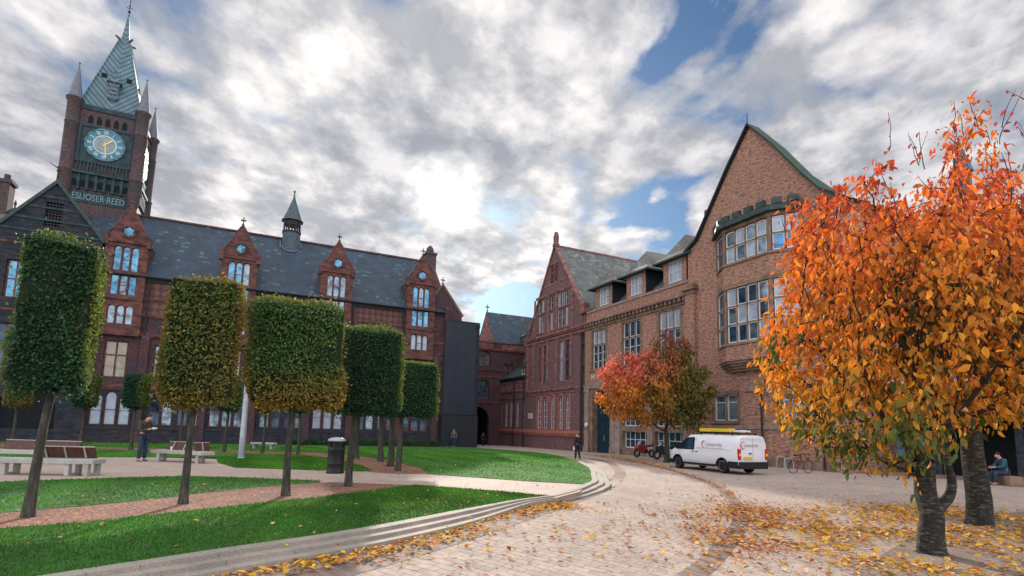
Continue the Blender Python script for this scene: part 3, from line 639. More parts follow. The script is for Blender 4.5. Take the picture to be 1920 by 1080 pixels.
# small gabled wing end at the right
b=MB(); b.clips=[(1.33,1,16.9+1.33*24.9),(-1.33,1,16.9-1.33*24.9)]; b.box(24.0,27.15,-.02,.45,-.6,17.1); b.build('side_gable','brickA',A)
b=MB(); b.poly([(24.9,.2,16.85),(24.9,9,16.85),(27.25,9,13.8),(27.25,.2,13.8)]); b.poly([(24.9,.2,16.85),(23.5,.2,15),(23.5,5,15),(24.9,9,16.85)]); b.box(27.1,27.16,.2,9,-.6,13.9); b.build('side_roof','brickG',A)
b=MB(); b.tube((24.9,.0,17.0),(27.3,.0,13.8),.13,.13,6); b.tube((24.9,.0,17.0),(23.9,.0,15.65),.13,.13,6); b.build('coping','stoneB',A); finial(A,24.9,.1,16.9,1.0,'pipe')
for z in (7.3,8.0,8.7,9.4,10.1,10.8,11.5): string(A,24.05,25.7,z,.14,.05,'terraA',y=-.03)
# fleche on the ridge
f=MB(); cx,cy=9.9,6.2
f.lathe([(1.05,19.0),(.98,20.2),(.92,21.9)],(cx,cy),8,R(22.5)); fb_=f.build('ventilation_turret','lead',A)
b=MB()
for i in range(8):
    a=R(22.5+45*i); b.tube((cx+.84*math.cos(a),cy+.84*math.sin(a),21.9),(cx+.80*math.cos(a),cy+.80*math.sin(a),23.3),.09,.09,6)
    a2=a+R(22.5); b.tube((cx+.78*math.cos(a2),cy+.78*math.sin(a2),21.9),(cx+.76*math.cos(a2),cy+.76*math.sin(a2),23.3),.05,.05,5)
b.lathe([(1.0,21.88),(1.0,22.02)],(cx,cy),8,R(22.5)); b.lathe([(.85,22.75),(.9,23.3)],(cx,cy),8,R(22.5)); b.build('arcade','pipe',fb_)
b=MB(); b.lathe([(1.16,23.2),(.98,23.38),(.62,24.3),(.22,25.5),(.09,26.0),(.05,26.5)],(cx,cy),8,R(22.5)); b.lathe([(.0,26.42),(.12,26.5),(.12,26.62),(0,26.72)],(cx,cy),8); b.build('spirelet','lead',fb_)
b=MB()
ring=[(1.10*math.cos(R(22.5+45*i)),1.10*math.sin(R(22.5+45*i))) for i in range(8)]
zr=lambda y:13.95+(y+.35)*(7.45/7.35)
fr=[(cx+x,cy+y,zr(cy+y)+.1 if cy+y<7 else 21.5) for x,y in ring]; sel=[p for p in fr if p[1]<7]; sel.sort(key=lambda p:p[0]); b.path(sel,.07,6)
b.build('lead_flashing','cone',fb_)
# ------------------------------------------------------------------ left cross wing
W=empty('gabled_wing',(-30,45.3,0),R(90-64.2),'dark brick cross wing with broad steep gable below the clock tower','college wing')
W.location=A.matrix_basis.to_translation()
px_,pz_=-7.95,20.7
b=MB(); b.clips=[(1.28,1,pz_+1.28*px_),(-1.28,1,pz_-1.28*px_)]
wh=[(-8.5,-7.4,16.9,19.0)]
lowh=[(-12.6,-11.2,5,9),(-10.6,-9.2,5,9),(-8.7,-7.3,5,9),(-6.8,-5.5,5,9),(-12.6,-11.2,11,14),(-10.4,-9.2,11,14),(-6.9,-5.7,11,14)]
wall(b,-16.5,-4.6,15.2,20.9,wh,-.5,.3); b.clips=[]
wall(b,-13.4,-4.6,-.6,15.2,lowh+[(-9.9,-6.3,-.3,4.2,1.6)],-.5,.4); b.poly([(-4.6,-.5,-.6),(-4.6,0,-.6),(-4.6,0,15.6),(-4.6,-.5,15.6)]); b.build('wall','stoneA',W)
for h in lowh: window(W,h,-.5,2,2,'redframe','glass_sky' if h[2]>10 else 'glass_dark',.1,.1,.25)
b=MB()
for x in [-8.35+.2*i for i in range(5)]: b.box(x,x+.07,-.35,-.2,16.9,19.0)
for k in range(8): b.box(-8.5,-7.4,-.4,-.25,16.95+.26*k,17.03+.26*k)
b.build('louvre','pipe',W)
b=MB(); b.poly([(-8.5,-.22,16.9),(-7.4,-.22,16.9),(-7.4,-.22,19),(-8.5,-.22,19)]); b.build('recess','void',W)
b=MB(); b.box(-9.9,-6.3,-.1,0,-.6,4.2); b.build('porch_recess','void',W)
for z,x0,x1 in ((15.3,-13.2,-4.62),(16.4,-11.1,-4.7),(17.4,-10.5,-5.4),(18.4,-9.7,-6.2),(19.3,-9,-6.9),(4.6,-13.2,-4.6),(10,-13.2,-4.6)):
    b=MB(); b.box(x0,x1,-.56,-.49,z,z+.16); b.build('string_course','towertrim' if z>16 else 'terraA',W)
b=MB()
for s in (-1,1): 
    b.prism([(px_-.0,pz_+.25),(px_+s*3.45,pz_+.25-1.28*3.45),(px_+s*3.45,pz_-.12-1.28*3.45),(px_,pz_-.12)],-.66,-.2)
b.build('coping','copper',W)
b=MB(); b.poly([(px_,-.3,pz_),(px_,9,pz_),(px_+4.4,9,15.07),(px_+4.4,-.3,15.07)]); b.poly([(px_,-.3,pz_),(px_-4.4,-.3,15.07),(px_-4.4,9,15.07),(px_,9,pz_)]); b.build('roof','slateAy',W)
b=MB(); b.lathe([(.09,20.8),(.06,21.6),(.14,21.7),(.05,21.9),(.0,22.7)],(px_-.1,-.4),8); b.tube((px_-.1,-.4,21.9),(px_-.75,-.4,22.3),.05,.02,5); b.build('finial','pipe',W)
b=MB(); b.lathe([(.07,17.6),(.05,18.3),(.11,18.4),(0,18.8)],(-10.4,-.4),6); b.build('finial','pipe',W)
L_=empty('roofed_wing',(-30,45.3,0),R(90-64.2),'slate roofed range with tall chimney at the left edge','college wing')
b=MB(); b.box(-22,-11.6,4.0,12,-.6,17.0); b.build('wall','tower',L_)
b=MB(); b.poly([(-22,3.5,17.0),(-11.4,3.5,17.0),(-13.2,8,20.6),(-22,8,20.6)]); b.poly([(-11.4,3.5,17.0),(-11.4,12.5,17),(-13.2,8,20.6)]); b.poly([(-22,12.5,17.0),(-22,8,20.6),(-13.2,8,20.6),(-11.4,12.5,17)]); b.build('roof','slateBx',L_)
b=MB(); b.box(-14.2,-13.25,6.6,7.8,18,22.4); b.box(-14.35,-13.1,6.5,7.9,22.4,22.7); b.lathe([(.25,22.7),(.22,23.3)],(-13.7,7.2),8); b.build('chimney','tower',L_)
# ------------------------------------------------------------------ clock tower
T=empty('clock_tower',(-30,45.3,0),R(90-64.2),'tall brick clock tower with blue dial, four corner turrets and lead-grey spire','clock tower')
tx,ty,hw=-6.75,8.7,2.65
b=MB(); hs=[(tx-1.55+.62*k,tx-1.13+.62*k,29.1,30.0,.2) for k in range(5)]
wall(b,tx-hw,tx+hw,10,31.0,[],ty-hw)
b.poly([(tx+hw,ty-hw,10),(tx+hw,ty+hw,10),(tx+hw,ty+hw,31),(tx+hw,ty-hw,31)]); b.poly([(tx-hw,ty-hw,10),(tx-hw,ty-hw,31),(tx-hw,ty+hw,31),(tx-hw,ty+hw,10)]); b.poly([(tx-hw,ty+hw,10),(tx-hw,ty+hw,31),(tx+hw,ty+hw,31),(tx+hw,ty+hw,10)]); b.poly([(tx-hw,ty-hw,31),(tx+hw,ty-hw,31),(tx+hw,ty+hw,31),(tx-hw,ty+hw,31)])
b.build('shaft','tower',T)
for i,(sx,sy) in enumerate(((-1,-1),(1,-1),(1,1),(-1,1))):
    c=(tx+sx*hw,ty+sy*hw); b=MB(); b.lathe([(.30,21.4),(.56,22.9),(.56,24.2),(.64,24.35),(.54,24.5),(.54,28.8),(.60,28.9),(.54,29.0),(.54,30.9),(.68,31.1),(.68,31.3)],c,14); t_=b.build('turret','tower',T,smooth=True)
    b=MB(); b.lathe([(.70,31.28),(.56,31.4),(.06,34.5),(.05,34.8)],c,12); b.lathe([(0,34.7),(.11,34.8),(.0,34.95)],c,8); b.build('cone_roof','cone',t_)
# four faces carry the same dressings (front and right are seen)
def face(fn,front):
    # fn maps (u along face, d outwards, z)
    def bx(b,u0,u1,d0,d1,z0,z1):
        q=[fn(u,d,z) for u in (u0,u1) for d in (d0,d1) for z in (z0,z1)]
        xs=[p[0] for p in q];ys=[p[1] for p in q];zs=[p[2] for p in q]; b.box(min(xs),max(xs),min(ys),max(ys),min(zs),max(zs))
    b=MB()
    for k in range(5): # belfry openings under the eaves
        u=-1.3+.65*k
        pts=[(u-.2,29.2),(u+.2,29.2),(u+.2,29.75),(u,30.1),(u-.2,29.75)]; b.poly([fn(p[0],.012,p[1]) for p in pts])
    for k in range(7):
        u=-1.95+.65*k; pts=[(u-.2,22.95),(u+.2,22.95),(u+.22,23.5),(u,23.75),(u-.22,23.5)]; b.poly([fn(p[0],.08,p[1]) for p in pts])
    b.build('openings','void',T)
    b=MB(); bx(b,-2.1,2.1,.0,.10,30.5,30.9); bx(b,-2.1,2.1,0,.09,28.85,29.05); bx(b,-2.5,2.5,0,.32,24.2,24.42); bx(b,-2.3,2.3,0,.07,22.8,24.2)
    for k in range(8): 
        u=-2.27+.65*k; bx(b,u-.1,u+.1,.07,.24,22.7,24.15)
    bx(b,-2.1,2.1,.02,.14,25.35,25.5)
    for k in range(15): u=-1.9+.27*k; bx(b,u-.05,u+.05,.02,.12,24.45,25.35)
    bx(b,-2.1,-1.85,0,.12,25.5,28.85); bx(b,1.85,2.1,0,.12,25.5,28.85)
    b.build('cornice','towertrim',T)
    b=MB(); bx(b,-1.85,1.85,.005,.02,25.55,28.8); b.build('clock_panel','towertrim',T)
    b=MB(); bx(b,-2.05,2.05,.01,.06,21.55,22.55); b.build('inscription_band','towertrim',T)
    # dial
    def disc(r0,r1,d,m,name,par,n=32,zc=27.35):
        b=MB()
        for i in range(n):
            a=2*math.pi*i/n;a2=2*math.pi*(i+1)/n
            b.poly([fn(r0*math.cos(a),d,zc+r0*math.sin(a)),fn(r1*math.cos(a),d,zc+r1*math.sin(a)),fn(r1*math.cos(a2),d,zc+r1*math.sin(a2)),fn(r0*math.cos(a2),d,zc+r0*math.sin(a2))])
        return b.build(name,m,par)
    D=disc(.0,1.5,.10,'dial','clock_dial',T); disc(1.44,1.58,.13,'spire','dial_rim',D); disc(.0,.86,.12,'dialc','dial_centre',D); disc(.84,.92,.13,'numeral','chapter_ring',D)
    b=MB()
    def stroke(u0,z0,u1,z1,wd,d=.14):
        v=Vector((u1-u0,z1-z0)); n=Vector((-v.y,v.x)).normalized()*wd/2
        b.poly([fn(u0+n.x,d,z0+n.y),fn(u1+n.x,d,z1+n.y),fn(u1-n.x,d,z1-n.y),fn(u0-n.x,d,z0-n.y)])
    ROM=['XII','I','II','III','IIII','V','VI','VII','VIII','IX','X','XI']
    for k,s_ in enumerate(ROM):
        a=math.pi/2-2*math.pi*k/12; er=Vector((math.cos(a),math.sin(a))); et=Vector((math.sin(a),-math.cos(a)))
        wds={'I':.085,'V':.18,'X':.18}; tot=sum(wds[c_] for c_ in s_); x=-tot/2
        for c_ in s_:
            wd=wds[c_]; cc=x+wd/2; x+=wd
            def P(t,r_): q=er*r_+et*t; return q.x,27.35+q.y
            def ln(t0,r_0,t1,r_1): p=P(t0,r_0);q=P(t1,r_1); stroke(p[0],p[1],q[0],q[1],.042)
            if c_=='I': ln(cc,1.0,cc,1.36)
            elif c_=='V': ln(cc-.06,1.36,cc,1.0); ln(cc+.06,1.36,cc,1.0)
            else: ln(cc-.06,1.0,cc+.06,1.36); ln(cc+.06,1.0,cc-.06,1.36)
    b.build('numerals','numeral',D)
    # hands: about half past one
    for a,l,wd in ((R(90-46),.78,.11),(R(90-172),1.25,.08)):
        b=MB(); stroke(-.2*math.cos(a),27.35-.2*math.sin(a),l*math.cos(a),27.35+l*math.sin(a),wd,.17); b.build('hand','gold',D)
face(lambda u,d,z:(tx+u,ty-hw-d,z),True)
face(lambda u,d,z:(tx+hw+d,ty+u,z),False)
def text(s_,name,m,par,loc,rot,size,extr=.01,sx=1.,align='CENTER'):
    cu=bpy.data.curves.new(name,'FONT'); cu.body=s_; cu.size=size; cu.extrude=extr; cu.align_x=align; cu.align_y='CENTER'
    t=bpy.data.objects.new(name,cu); COL.objects.link(t); bpy.context.view_layer.update()
    me=bpy.data.meshes.new_from_object(t.evaluated_get(bpy.context.evaluated_depsgraph_get())); bpy.data.objects.remove(t); bpy.data.curves.remove(cu)
    me.materials.clear(); me.materials.append(M[m]); o=bpy.data.objects.new(name,me); COL.objects.link(o); o.location=loc; o.rotation_euler=rot; o.scale=(sx,1,1); o.parent=par; return o
tt=text('ESLIOSER·REED','inscription','letters',T,(tx,ty-hw-.08,22.03),(R(90),0,0),.86,.03,1.0)
wd=max(v.co.x for v in tt.data.vertices)-min(v.co.x for v in tt.data.vertices); tt.scale=(3.95/wd,1,1)
# spire with its origin on the axis for the herringbone slates
b=MB(); sh=2.35
b.poly([(-sh,-sh,31.2),(sh,-sh,31.2),(.42,-.42,39.6),(-.42,-.42,39.6)]); b.poly([(sh,-sh,31.2),(sh,sh,31.2),(.42,.42,39.6),(.42,-.42,39.6)]); b.poly([(sh,sh,31.2),(-sh,sh,31.2),(-.42,.42,39.6),(.42,.42,39.6)]); b.poly([(-sh,sh,31.2),(-sh,-sh,31.2),(-.42,-.42,39.6),(-.42,.42,39.6)])
sp_=b.build('spire','spire',T,loc=(tx,ty,0))
b=MB()
for sx,sy in ((-1,-1),(1,-1),(1,1),(-1,1)): b.tube((sx*sh,sy*sh,31.2),(sx*.42,sy*.42,39.6),.09,.07,6)
b.lathe([(.62,39.3),(.68,39.5),(.5,39.7),(.40,40.1),(.12,42.3),(.05,42.5)],(0,0),4,R(45))
for a in range(4): an=R(90*a+45); b.tube((.5*math.cos(an),.5*math.sin(an),39.6),(1.0*math.cos(an),1.0*math.sin(an),39.75),.12,.09,6)
b.box(-sh-.12,sh+.12,-sh-.12,sh+.12,31.02,31.2)
b.build('hip_rolls','spire',sp_)
b=MB(); b.tube((0,0,42.3),(0,0,44.4),.05,.03,6); b.lathe([(0,42.9),(.16,43.05),(0,43.2)],(0,0),8); b.lathe([(0,43.6),(.1,43.7),(0,43.8)],(0,0),8); b.tube((-.28,0,43.45),(.28,0,43.45),.03,.03,5); b.tube((0,-.28,43.45),(0,.28,43.45),.03,.03,5); b.build('finial','pipe',sp_)
b=MB() # lucarne
b.box(-.42,.42,-2.25,-1.0,32.2,34.0); b.prism([(-.6,33.95),(.6,33.95),(0,35.1)],-2.42,-.8); b.build('lucarne','spire',sp_)
b=MB()
for k in range(4): b.box(-.36,.36,-2.32,-2.252,32.35+.4*k,32.5+.4*k)
b.build('louvre','cone',sp_)
b=MB()
for x,z in ((-1.0,34.6),(1.0,34.6)): b.box(x-.2,x+.2,-1.62,-1.2,z,z+.42)
b.box(1.2,1.62,-.2,.2,34.6,35.02); b.build('spire_vents','void',sp_)
# ------------------------------------------------------------------ building B, local x runs towards the camera (x=-s)
RZB=R(-64.2); PB=(18.4,29.5,0)
def hs_(s0,s1,z0,z1,r=0): return (-max(s0,s1),-min(s0,s1),z0,z1,r)
# --- terracotta gabled building
G=empty('gabled_brick_hall',PB,RZB,'purple brown brick hall with terracotta bands, tall grouped windows and steep gable','college building')
grd=[hs_(35.4,34.3,2.0,5.55,.45),hs_(33.95,32.95,2.0,5.55,.4),hs_(32.35,31.45,2.0,5.6,.4),hs_(30.6,29.75,2.0,5.6,.4),hs_(29.25,28.35,2.0,5.6,.4)]
mid=[hs_(35.2,33.6,7.0,11.25),hs_(30.8,28.7,7.0,11.35)]
upp=[hs_(a,c,z0,z1) for a,c in ((35.5,34.9),(34.8,34.2),(33.6,32.95),(32.8,32.15),(31.2,30.55),(30.4,29.75),(29.6,29.0)) for z0,z1 in ((12.9,15.0),(15.2,16.75))]
b=MB(); wall(b,-38.4,-25.75,-.8,12.2,grd+mid); 
b.clips=[(-1.42,1,22.3+1.42*31.9),(1.75,1,22.3-1.75*31.9+0)]  # right slope, left slope
b.clips=[(1.42,1,22.3-1.42*31.9),(-1.62,1,22.3+1.62*31.9)]
wall(b,-38.4,-25.75,12.2,22.6,upp+[hs_(32.85,31.2,18.2,20.2)]); b.clips=[]
b.poly([(-25.75,0,-.8),(-25.75,12,-.8),(-25.75,12,13.6),(-25.75,0,13.6)]); b.poly([(-38.4,0,-.8),(-38.4,0,11.9),(-38.4,12,11.9),(-38.4,12,-.8)])
b.build('wall','brickG',G)
for h in grd: window(G,h,0,2,5,'pinkframe',random.choice(['glass_dark','glass_mid','glass_dark']),.09,.06,.12)
for h in mid:
    for hh in ((h[0],(h[0]+h[1])/2-.06,h[2],h[3]),((h[0]+h[1])/2+.06,h[1],h[2],h[3])): window(G,hh,0,1,3,'terraB',random.choice(['glass_dark','glass_mid','glass_pale']),.09,.1,.12,zsplit=[9.3])
b=MB()
for h in mid: b.box((h[0]+h[1])/2-.07,(h[0]+h[1])/2+.07,-.06,.2,h[2],h[3])
for h in grd:
    for s in (0,1): x=h[s]; b.box(x-.10 if s==0 else x,x if s==0 else x+.10,-.05,-.005,1.95,h[3]-.4)
    P=arcpts(h[0]-.05,h[1]+.05,h[3]+.03,.45,8)
    for p,q in zip(P,P[1:]): b.tube((p[0],-.02,p[1]),(q[0],-.02,q[1]),.10,.10,6)
b.build('window_surrounds','orange_sill',G)
for k,h in enumerate(upp): window(G,h,0,1,2,'pinkframe',['glass_pale','glass_dark','glass_mid'][k%3],.07,.05,.1)
b=MB()
for k in range(9): b.box(-32.85,-31.2,-.02,.12,18.25+.22*k,18.33+.22*k)
b.box(-32.08,-31.97,-.04,.15,18.2,20.3); b.build('louvre','terraB',G); b=MB(); b.poly([(-32.85,.14,18.2),(-31.2,.14,18.2),(-31.2,.14,20.2),(-32.85,.14,20.2)]); b.build('recess','void',G)
for z,h,d,x0,x1,m in ((12.25,.28,.24,-38.45,-25.7,'terraB'),(11.75,.16,.14,-38.42,-25.72,'terraB'),(6.15,.2,.16,-38.4,-25.75,'terraB'),(5.82,.1,.08,-38.4,-25.75,'terraB'),(1.5,.38,.26,-38.4,-25.9,'orange_sill'),(15.05,.14,.06,-36.6,-28.4,'terraB'),(16.95,.2,.12,-36.0,-28.2,'terraB'),(18.0,.12,.05,-34.9,-29.2,'terraB'),(20.3,.14,.08,-33.4,-30.6,'terraB'),(12.75,.13,.08,-36.2,-28.2,'terraB')): string(G,x0,x1,z,h,d,m)
b=MB()
for s in (36.3,33.0,31.35,28.1,26.3):
    b=MB(); b.box(-s-.16,-s+.16,-.10,-.005,12.5,14.6 if s in(26.3,) else 16.9); b.build('pilaster','terraB',G)
for s in (36.4,37.9,33.1,31.2,28.2,26.3): b=MB(); b.box(-s-.2,-s+.2,-.12,-.005,6.4,11.75); b.build('pilaster','terraB',G)
b=MB()
for s0,s1,za,zb in ((31.9,26.0,22.55,14.1),(31.9,38.5,22.55,11.9)):
    b.prism([(-s0,za),(-s1,zb),(-s1,zb-.34),(-s0,za-.34)],-.16,.35)
b.box(-26.35,-25.55,-.3,.4,13.5,14.6); b.build('coping','terraB',G)
b=MB(); b.lathe([(.38,22.2),(.42,22.5),(.3,22.7),(.34,23.4),(.22,23.9),(0,24.05)],(-31.9,.1),8); b.build('finial','brickG',G)
for s,z in ((33.75,19.4),(35.7,16.2)): 
    b=MB(); b.lathe([(.1,z),(.05,z+.7),(.1,z+.8),(0,z+1.1)],(-s,.1),6); b.build('finial','brickG',G)
b=MB(); b.poly([(-31.9,.3,22.35),(-31.9,16,22.35),(-25.6,16,13.4),(-25.6,.3,13.4)]); b.poly([(-31.9,.3,22.35),(-38.6,.3,11.6),(-38.6,16,11.6),(-31.9,16,22.35)]); b.build('roof','slateB',G)
b=MB(); b.box(-32.0,-31.8,.4,16,22.3,22.48); b.build('ridge_tiles','terraB',G)
b=MB(); b.box(-37.55,-36.35,-.05,-.01,3.1,3.75); pl=b.build('name_plaque','pinkframe',G)
downpipe(G,-25.95,0,11.3,-.28,.12)
# --- low link wing
Lw=empty('low_wing',PB,RZB,'single storey terracotta wing with sash windows and arcaded frieze','college wing')
lh=[hs_(45.6,44.9,2.1,5.2,.1),hs_(44.0,43.3,2.1,5.2,.1),hs_(42.6,41.9,2.1,5.2,.1),hs_(40.85,40.15,2.1,5.2,.1),hs_(39.25,38.6,2.1,5.2,.1)]
b=MB(); wall(b,-46.2,-38.45,-.9,8.1,lh,.05); b.build('wall','brickG',Lw)
for h in lh: window(Lw,h,.05,2,4,'pinkframe','glass_mid',.08,.06,.1)
for z,h,d,m in ((8.0,.25,.25,'pipe'),(7.55,.2,.12,'terraB'),(6.45,.18,.12,'terraB'),(5.6,.12,.08,'terraB'),(1.55,.35,.2,'orange_sill')): string(Lw,-46.2,-38.5,z,h,d,m,.05)
b=MB()
for k in range(12): s=45.9-.63*k; b.box(-s-.08,-s+.08,-.06,.045,6.6,7.55)
b.build('frieze_shafts','terraB',Lw); downpipe(Lw,-41.35,-.4,7.9,-.12,.07); downpipe(Lw,-38.6,-.4,7.9,-.14,.07); downpipe(Lw,-46.05,-.4,7.9,-.14,.09)
b=MB(); b.poly([(-46.4,-.25,8.15),(-38.4,-.25,8.15),(-38.4,3.2,10.6),(-46.4,3.2,10.6)]); b.build('roof','copper',Lw)
b=MB(); b.box(-39.9,-38.9,.2,1.8,8.3,9.3); b.prism([(-40.1,9.25),(-38.7,9.25),(-39.4,10.2)],.1,2.6); d_=b.build('dormer','copper',Lw); window(Lw,hs_(39.8,39.0,8.45,9.35,.3),.18,1,1,'white','glass_mid',.12,.06,0)
Bk=empty('rear_block',PB,RZB,'tall brick block rising behind the low terracotta wing','college wing')
rh=[hs_(44.0,43.3,11.2,13),hs_(42.4,41.7,11.2,13),hs_(45.4,44.9,9.2,10.8)]
b=MB(); wall(b,-47,-38.5,-.5,14.3,rh,3.2); b.poly([(-47,3.2,-.5),(-47,3.2,14.3),(-47,12,14.3),(-47,12,-.5)]); b.build('wall','brickG',Bk)
for h in rh: window(Bk,h,3.2,2,2,'pinkframe','glass_mid',.08)
b=MB(); b.poly([(-47.3,3.0,14.3),(-38.4,3.0,14.3),(-38.4,7.5,18),(-47.3,7.5,18)]); b.box(-44.9,-44.1,3.1,3.9,13,16.2); b.build('roof','slateBx',Bk)
string(Bk,-47,-38.5,10.9,.16,.1,'terraB',3.2)
# --- archway range at the far end
Cc=empty('archway_range',(-1.2,70.3,0),R(90-64.2),'red brick range with balustrade, gable and dark archway at the far corner','college building')
ch=[(-3.3,-1.75,9.9,11.8,.5),(-3.4,-1.9,5.7,8.1,.4),(.15,.75,8.9,10.4,.2),(.9,1.5,8.9,10.4,.2),(-5.8,-4.4,5.7,8.1,.4),(-5.2,-1.75,-.6,4.6,1.6)]
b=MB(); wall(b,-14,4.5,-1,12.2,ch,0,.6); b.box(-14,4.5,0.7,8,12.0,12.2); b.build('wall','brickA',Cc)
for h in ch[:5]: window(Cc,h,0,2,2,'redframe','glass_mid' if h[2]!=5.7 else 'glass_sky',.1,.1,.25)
b=MB(); b.box(-5.2,-1.75,4.5,4.6,-1,5); b.poly([(-5.2,.6,-1),(-5.2,4.5,-1),(-5.2,4.5,4.6),(-5.2,.6,4.6)]); b.poly([(-1.75,.6,-1),(-1.75,.6,4.6),(-1.75,4.5,4.6),(-1.75,4.5,-1)]); b.poly([(-5.2,.6,4.6),(-5.2,4.5,4.6),(-1.75,4.5,4.6),(-1.75,.6,4.6)]); b.build('archway','void',Cc)
for z,h,d in ((12.0,.22,.2),(9.3,.18,.12),(8.4,.14,.1),(5.1,.2,.14)): string(Cc,-14,4.5,z,h,d,'terraA')
b=MB()
for k in range(20): x=-6+.3*k; b.box(x,x+.12,.05,.2,12.25,12.95)
b.box(-6.2,0.1,0,.26,12.95,13.12); b.build('balustrade','terraA',Cc)
b=MB(); b.prismy([(.3,12.2),(6.2,12.2),(6.2,13.2),(3.2,17.6),(.3,13.2)],-1.2,-1.0); b.prismy([(.3,12.2),(6.2,12.2),(6.2,13.2),(3.2,17.45),(.3,13.2)],-1.0,6.5); b.build('gable','terraB',Cc)
b=MB(); b.poly([(-1.25,.1,13.1),(7,.1,13.1),(7,3.2,17.75),(-1.25,3.2,17.75)]); b.poly([(-1.25,6.4,13.1),(-1.25,3.2,17.75),(7,3.2,17.75),(7,6.4,13.1)]); b.build('roof','slateA',Cc); finial(Cc,-1.1,3.2,17.6,1.3,'terraA')
# --- dormered middle range
Mr=empty('dormered_range',PB,RZB,'brick range with three hipped dormers and arched entrance beside the gabled hall','college building')
f1=[hs_(24.45,22.3,7.75,11.5),hs_(19.75,17.35,7.75,11.5),hs_(15.0,12.6,7.75,11.6)]
gw=[hs_(19.8,16.5,.55,2.0),hs_(19.8,16.5,2.4,5.2),hs_(15.6,12.4,.55,2.0),hs_(15.6,12.4,2.4,5.2)]
ent=hs_(24.35,21.55,-.4,5.7,1.35)
b=MB(); wall(b,-25.7,-11.75,-.5,6.2,gw+[ent],0,.6); b.build('ground_floor_wall','stoneB',Mr)
b=MB(); wall(b,-25.7,-11.75,6.2,12.4,f1,0,.3); wall(b,-25.7,-11.75,12.4,13.55,[],.1); b.build('wall','brickB',Mr)
b=MB(); b.poly([(-25.7,.1,13.55),(-11.75,.1,13.55),(-11.75,.5,13.55),(-25.7,.5,13.55)]); b.box(-25.7,-11.75,.02,.09,13.42,13.62); b.build('coping','stoneL',Mr)
gls=['glass_dark','glass_dark','glass_pale']
for k,h in enumerate(f1):
    n_=3; w_=(h[1]-h[0])/n_
    b=MB(); 
    for i in range(1,n_): b.box(h[0]+w_*i-.05,h[0]+w_*i+.05,.06,.28,h[2],h[3])
    b.box(h[0],h[1],.06,.28,10.05,10.17); b.build('mullions','stoneB',Mr)
    for i in range(n_):
        window(Mr,(h[0]+w_*i+.05,h[0]+w_*(i+1)-.05,h[2],10.05),0,1,3,'white',gls[k] if k!=2 else 'glass_mid',.06,.05,.14); window(Mr,(h[0]+w_*i+.05,h[0]+w_*(i+1)-.05,10.17,h[3]),0,1,1,'white',['glass_pale','glass_dark','glass_pale'][k],.06,.05,.14)
    b=MB(); b.box(h[0]-.25,h[0],-.03,.05,h[2]-.2,h[3]+.3); b.box(h[1],h[1]+.25,-.03,.05,h[2]-.2,h[3]+.3); b.box(h[0],h[1],-.03,.05,h[3],h[3]+.35); b.box(h[0]-.3,h[1]+.3,-.14,.05,h[2]-.2,h[2]-.002); b.build('surround','stoneB',Mr)
for h in gw: window(Mr,h,0,5 if h[3]<3 else 5,2 if h[3]<3 else 3,'white','glass_dark',.08,.05,.35)
# pilasters, cornice on modillions
b=MB()
for s in (25.2,21.0,20.3,16.05,12.0): b.box(-s-.33,-s+.33,-.16,-.005,-.5,5.9); b.box(-s-.4,-s+.4,-.22,-.162,5.6,5.9); b.box(-s-.42,-s+.42,-.24,-.165,-.5,.5)
b.box(-25.7,-11.75,-.12,-.003,5.92,6.25); b.build('pilasters','stoneL',Mr)
b=MB(); b.box(-25.75,-11.7,-.42,.12,12.28,12.44); b.box(-25.7,-11.75,-.12,-.004,11.75,11.95)
k=-25.5
while k<-11.9: b.box(k,k+.22,-.34,-.003,11.98,12.27); k+=.5
b.build('cornice','stoneB',Mr)
# entrance: arch mouldings, dark door set back, letter over it, lamp
b=MB(); P=arcpts(ent[0]-.12,ent[1]+.12,ent[3]+.12,1.45,12)
for p,q in zip(P,P[1:]): b.tube((p[0],-.03,p[1]),(q[0],-.03,q[1]),.14,.14,8)
for x in (ent[0]-.12,ent[1]+.12): b.tube((x,-.03,0),(x,-.03,P[0][1]),.12,.12,8)
b.build('arch_moulding','stoneB',Mr)
b=MB(); b.poly([(ent[0],.6,-.4),(ent[1],.6,-.4),(ent[1],.6,5.7),(ent[0],.6,5.7)]); b.build('door_recess','void',Mr)
b=MB(); b.box(ent[0]+.1,(ent[0]+ent[1])/2-.02,.5,.56,-.1,4.2); b.box((ent[0]+ent[1])/2+.02,ent[1]-.1,.5,.56,-.1,4.2); b.box(ent[0]+.1,ent[1]-.1,.44,.5,3.0,3.1); d_=b.build('door','doorteal',Mr); b=MB(); b.box((ent[0]+ent[1])/2-.2,(ent[0]+ent[1])/2-.1,.42,.5,1.0,1.5); b.build('handle','rim',d_)
text('H','lettering','numeral',Mr,(-24.3,-.03,7.0),(R(90),0,0),.75,.02)
b=MB(); b.lathe([(.0,2.2),(.16,2.3),(.2,2.45),(.16,2.6),(0,2.7)],(-24.95,-.3),10); b.build('wall_lamp','white',Mr)
b=MB(); b.poly([(-25.7,.3,13.4),(-11.75,.3,13.4),(-11.75,5.0,18.0),(-25.7,5.0,18.0)]); b.poly([(-25.7,.3,13.4),(-25.7,5,18.0),(-25.7,10,13.4)]); b.poly([(-25.7,10,13.4),(-25.7,5,18.0),(-11.75,5,18.0),(-11.75,10,13.4)]); b.build('roof','slateBx',Mr)
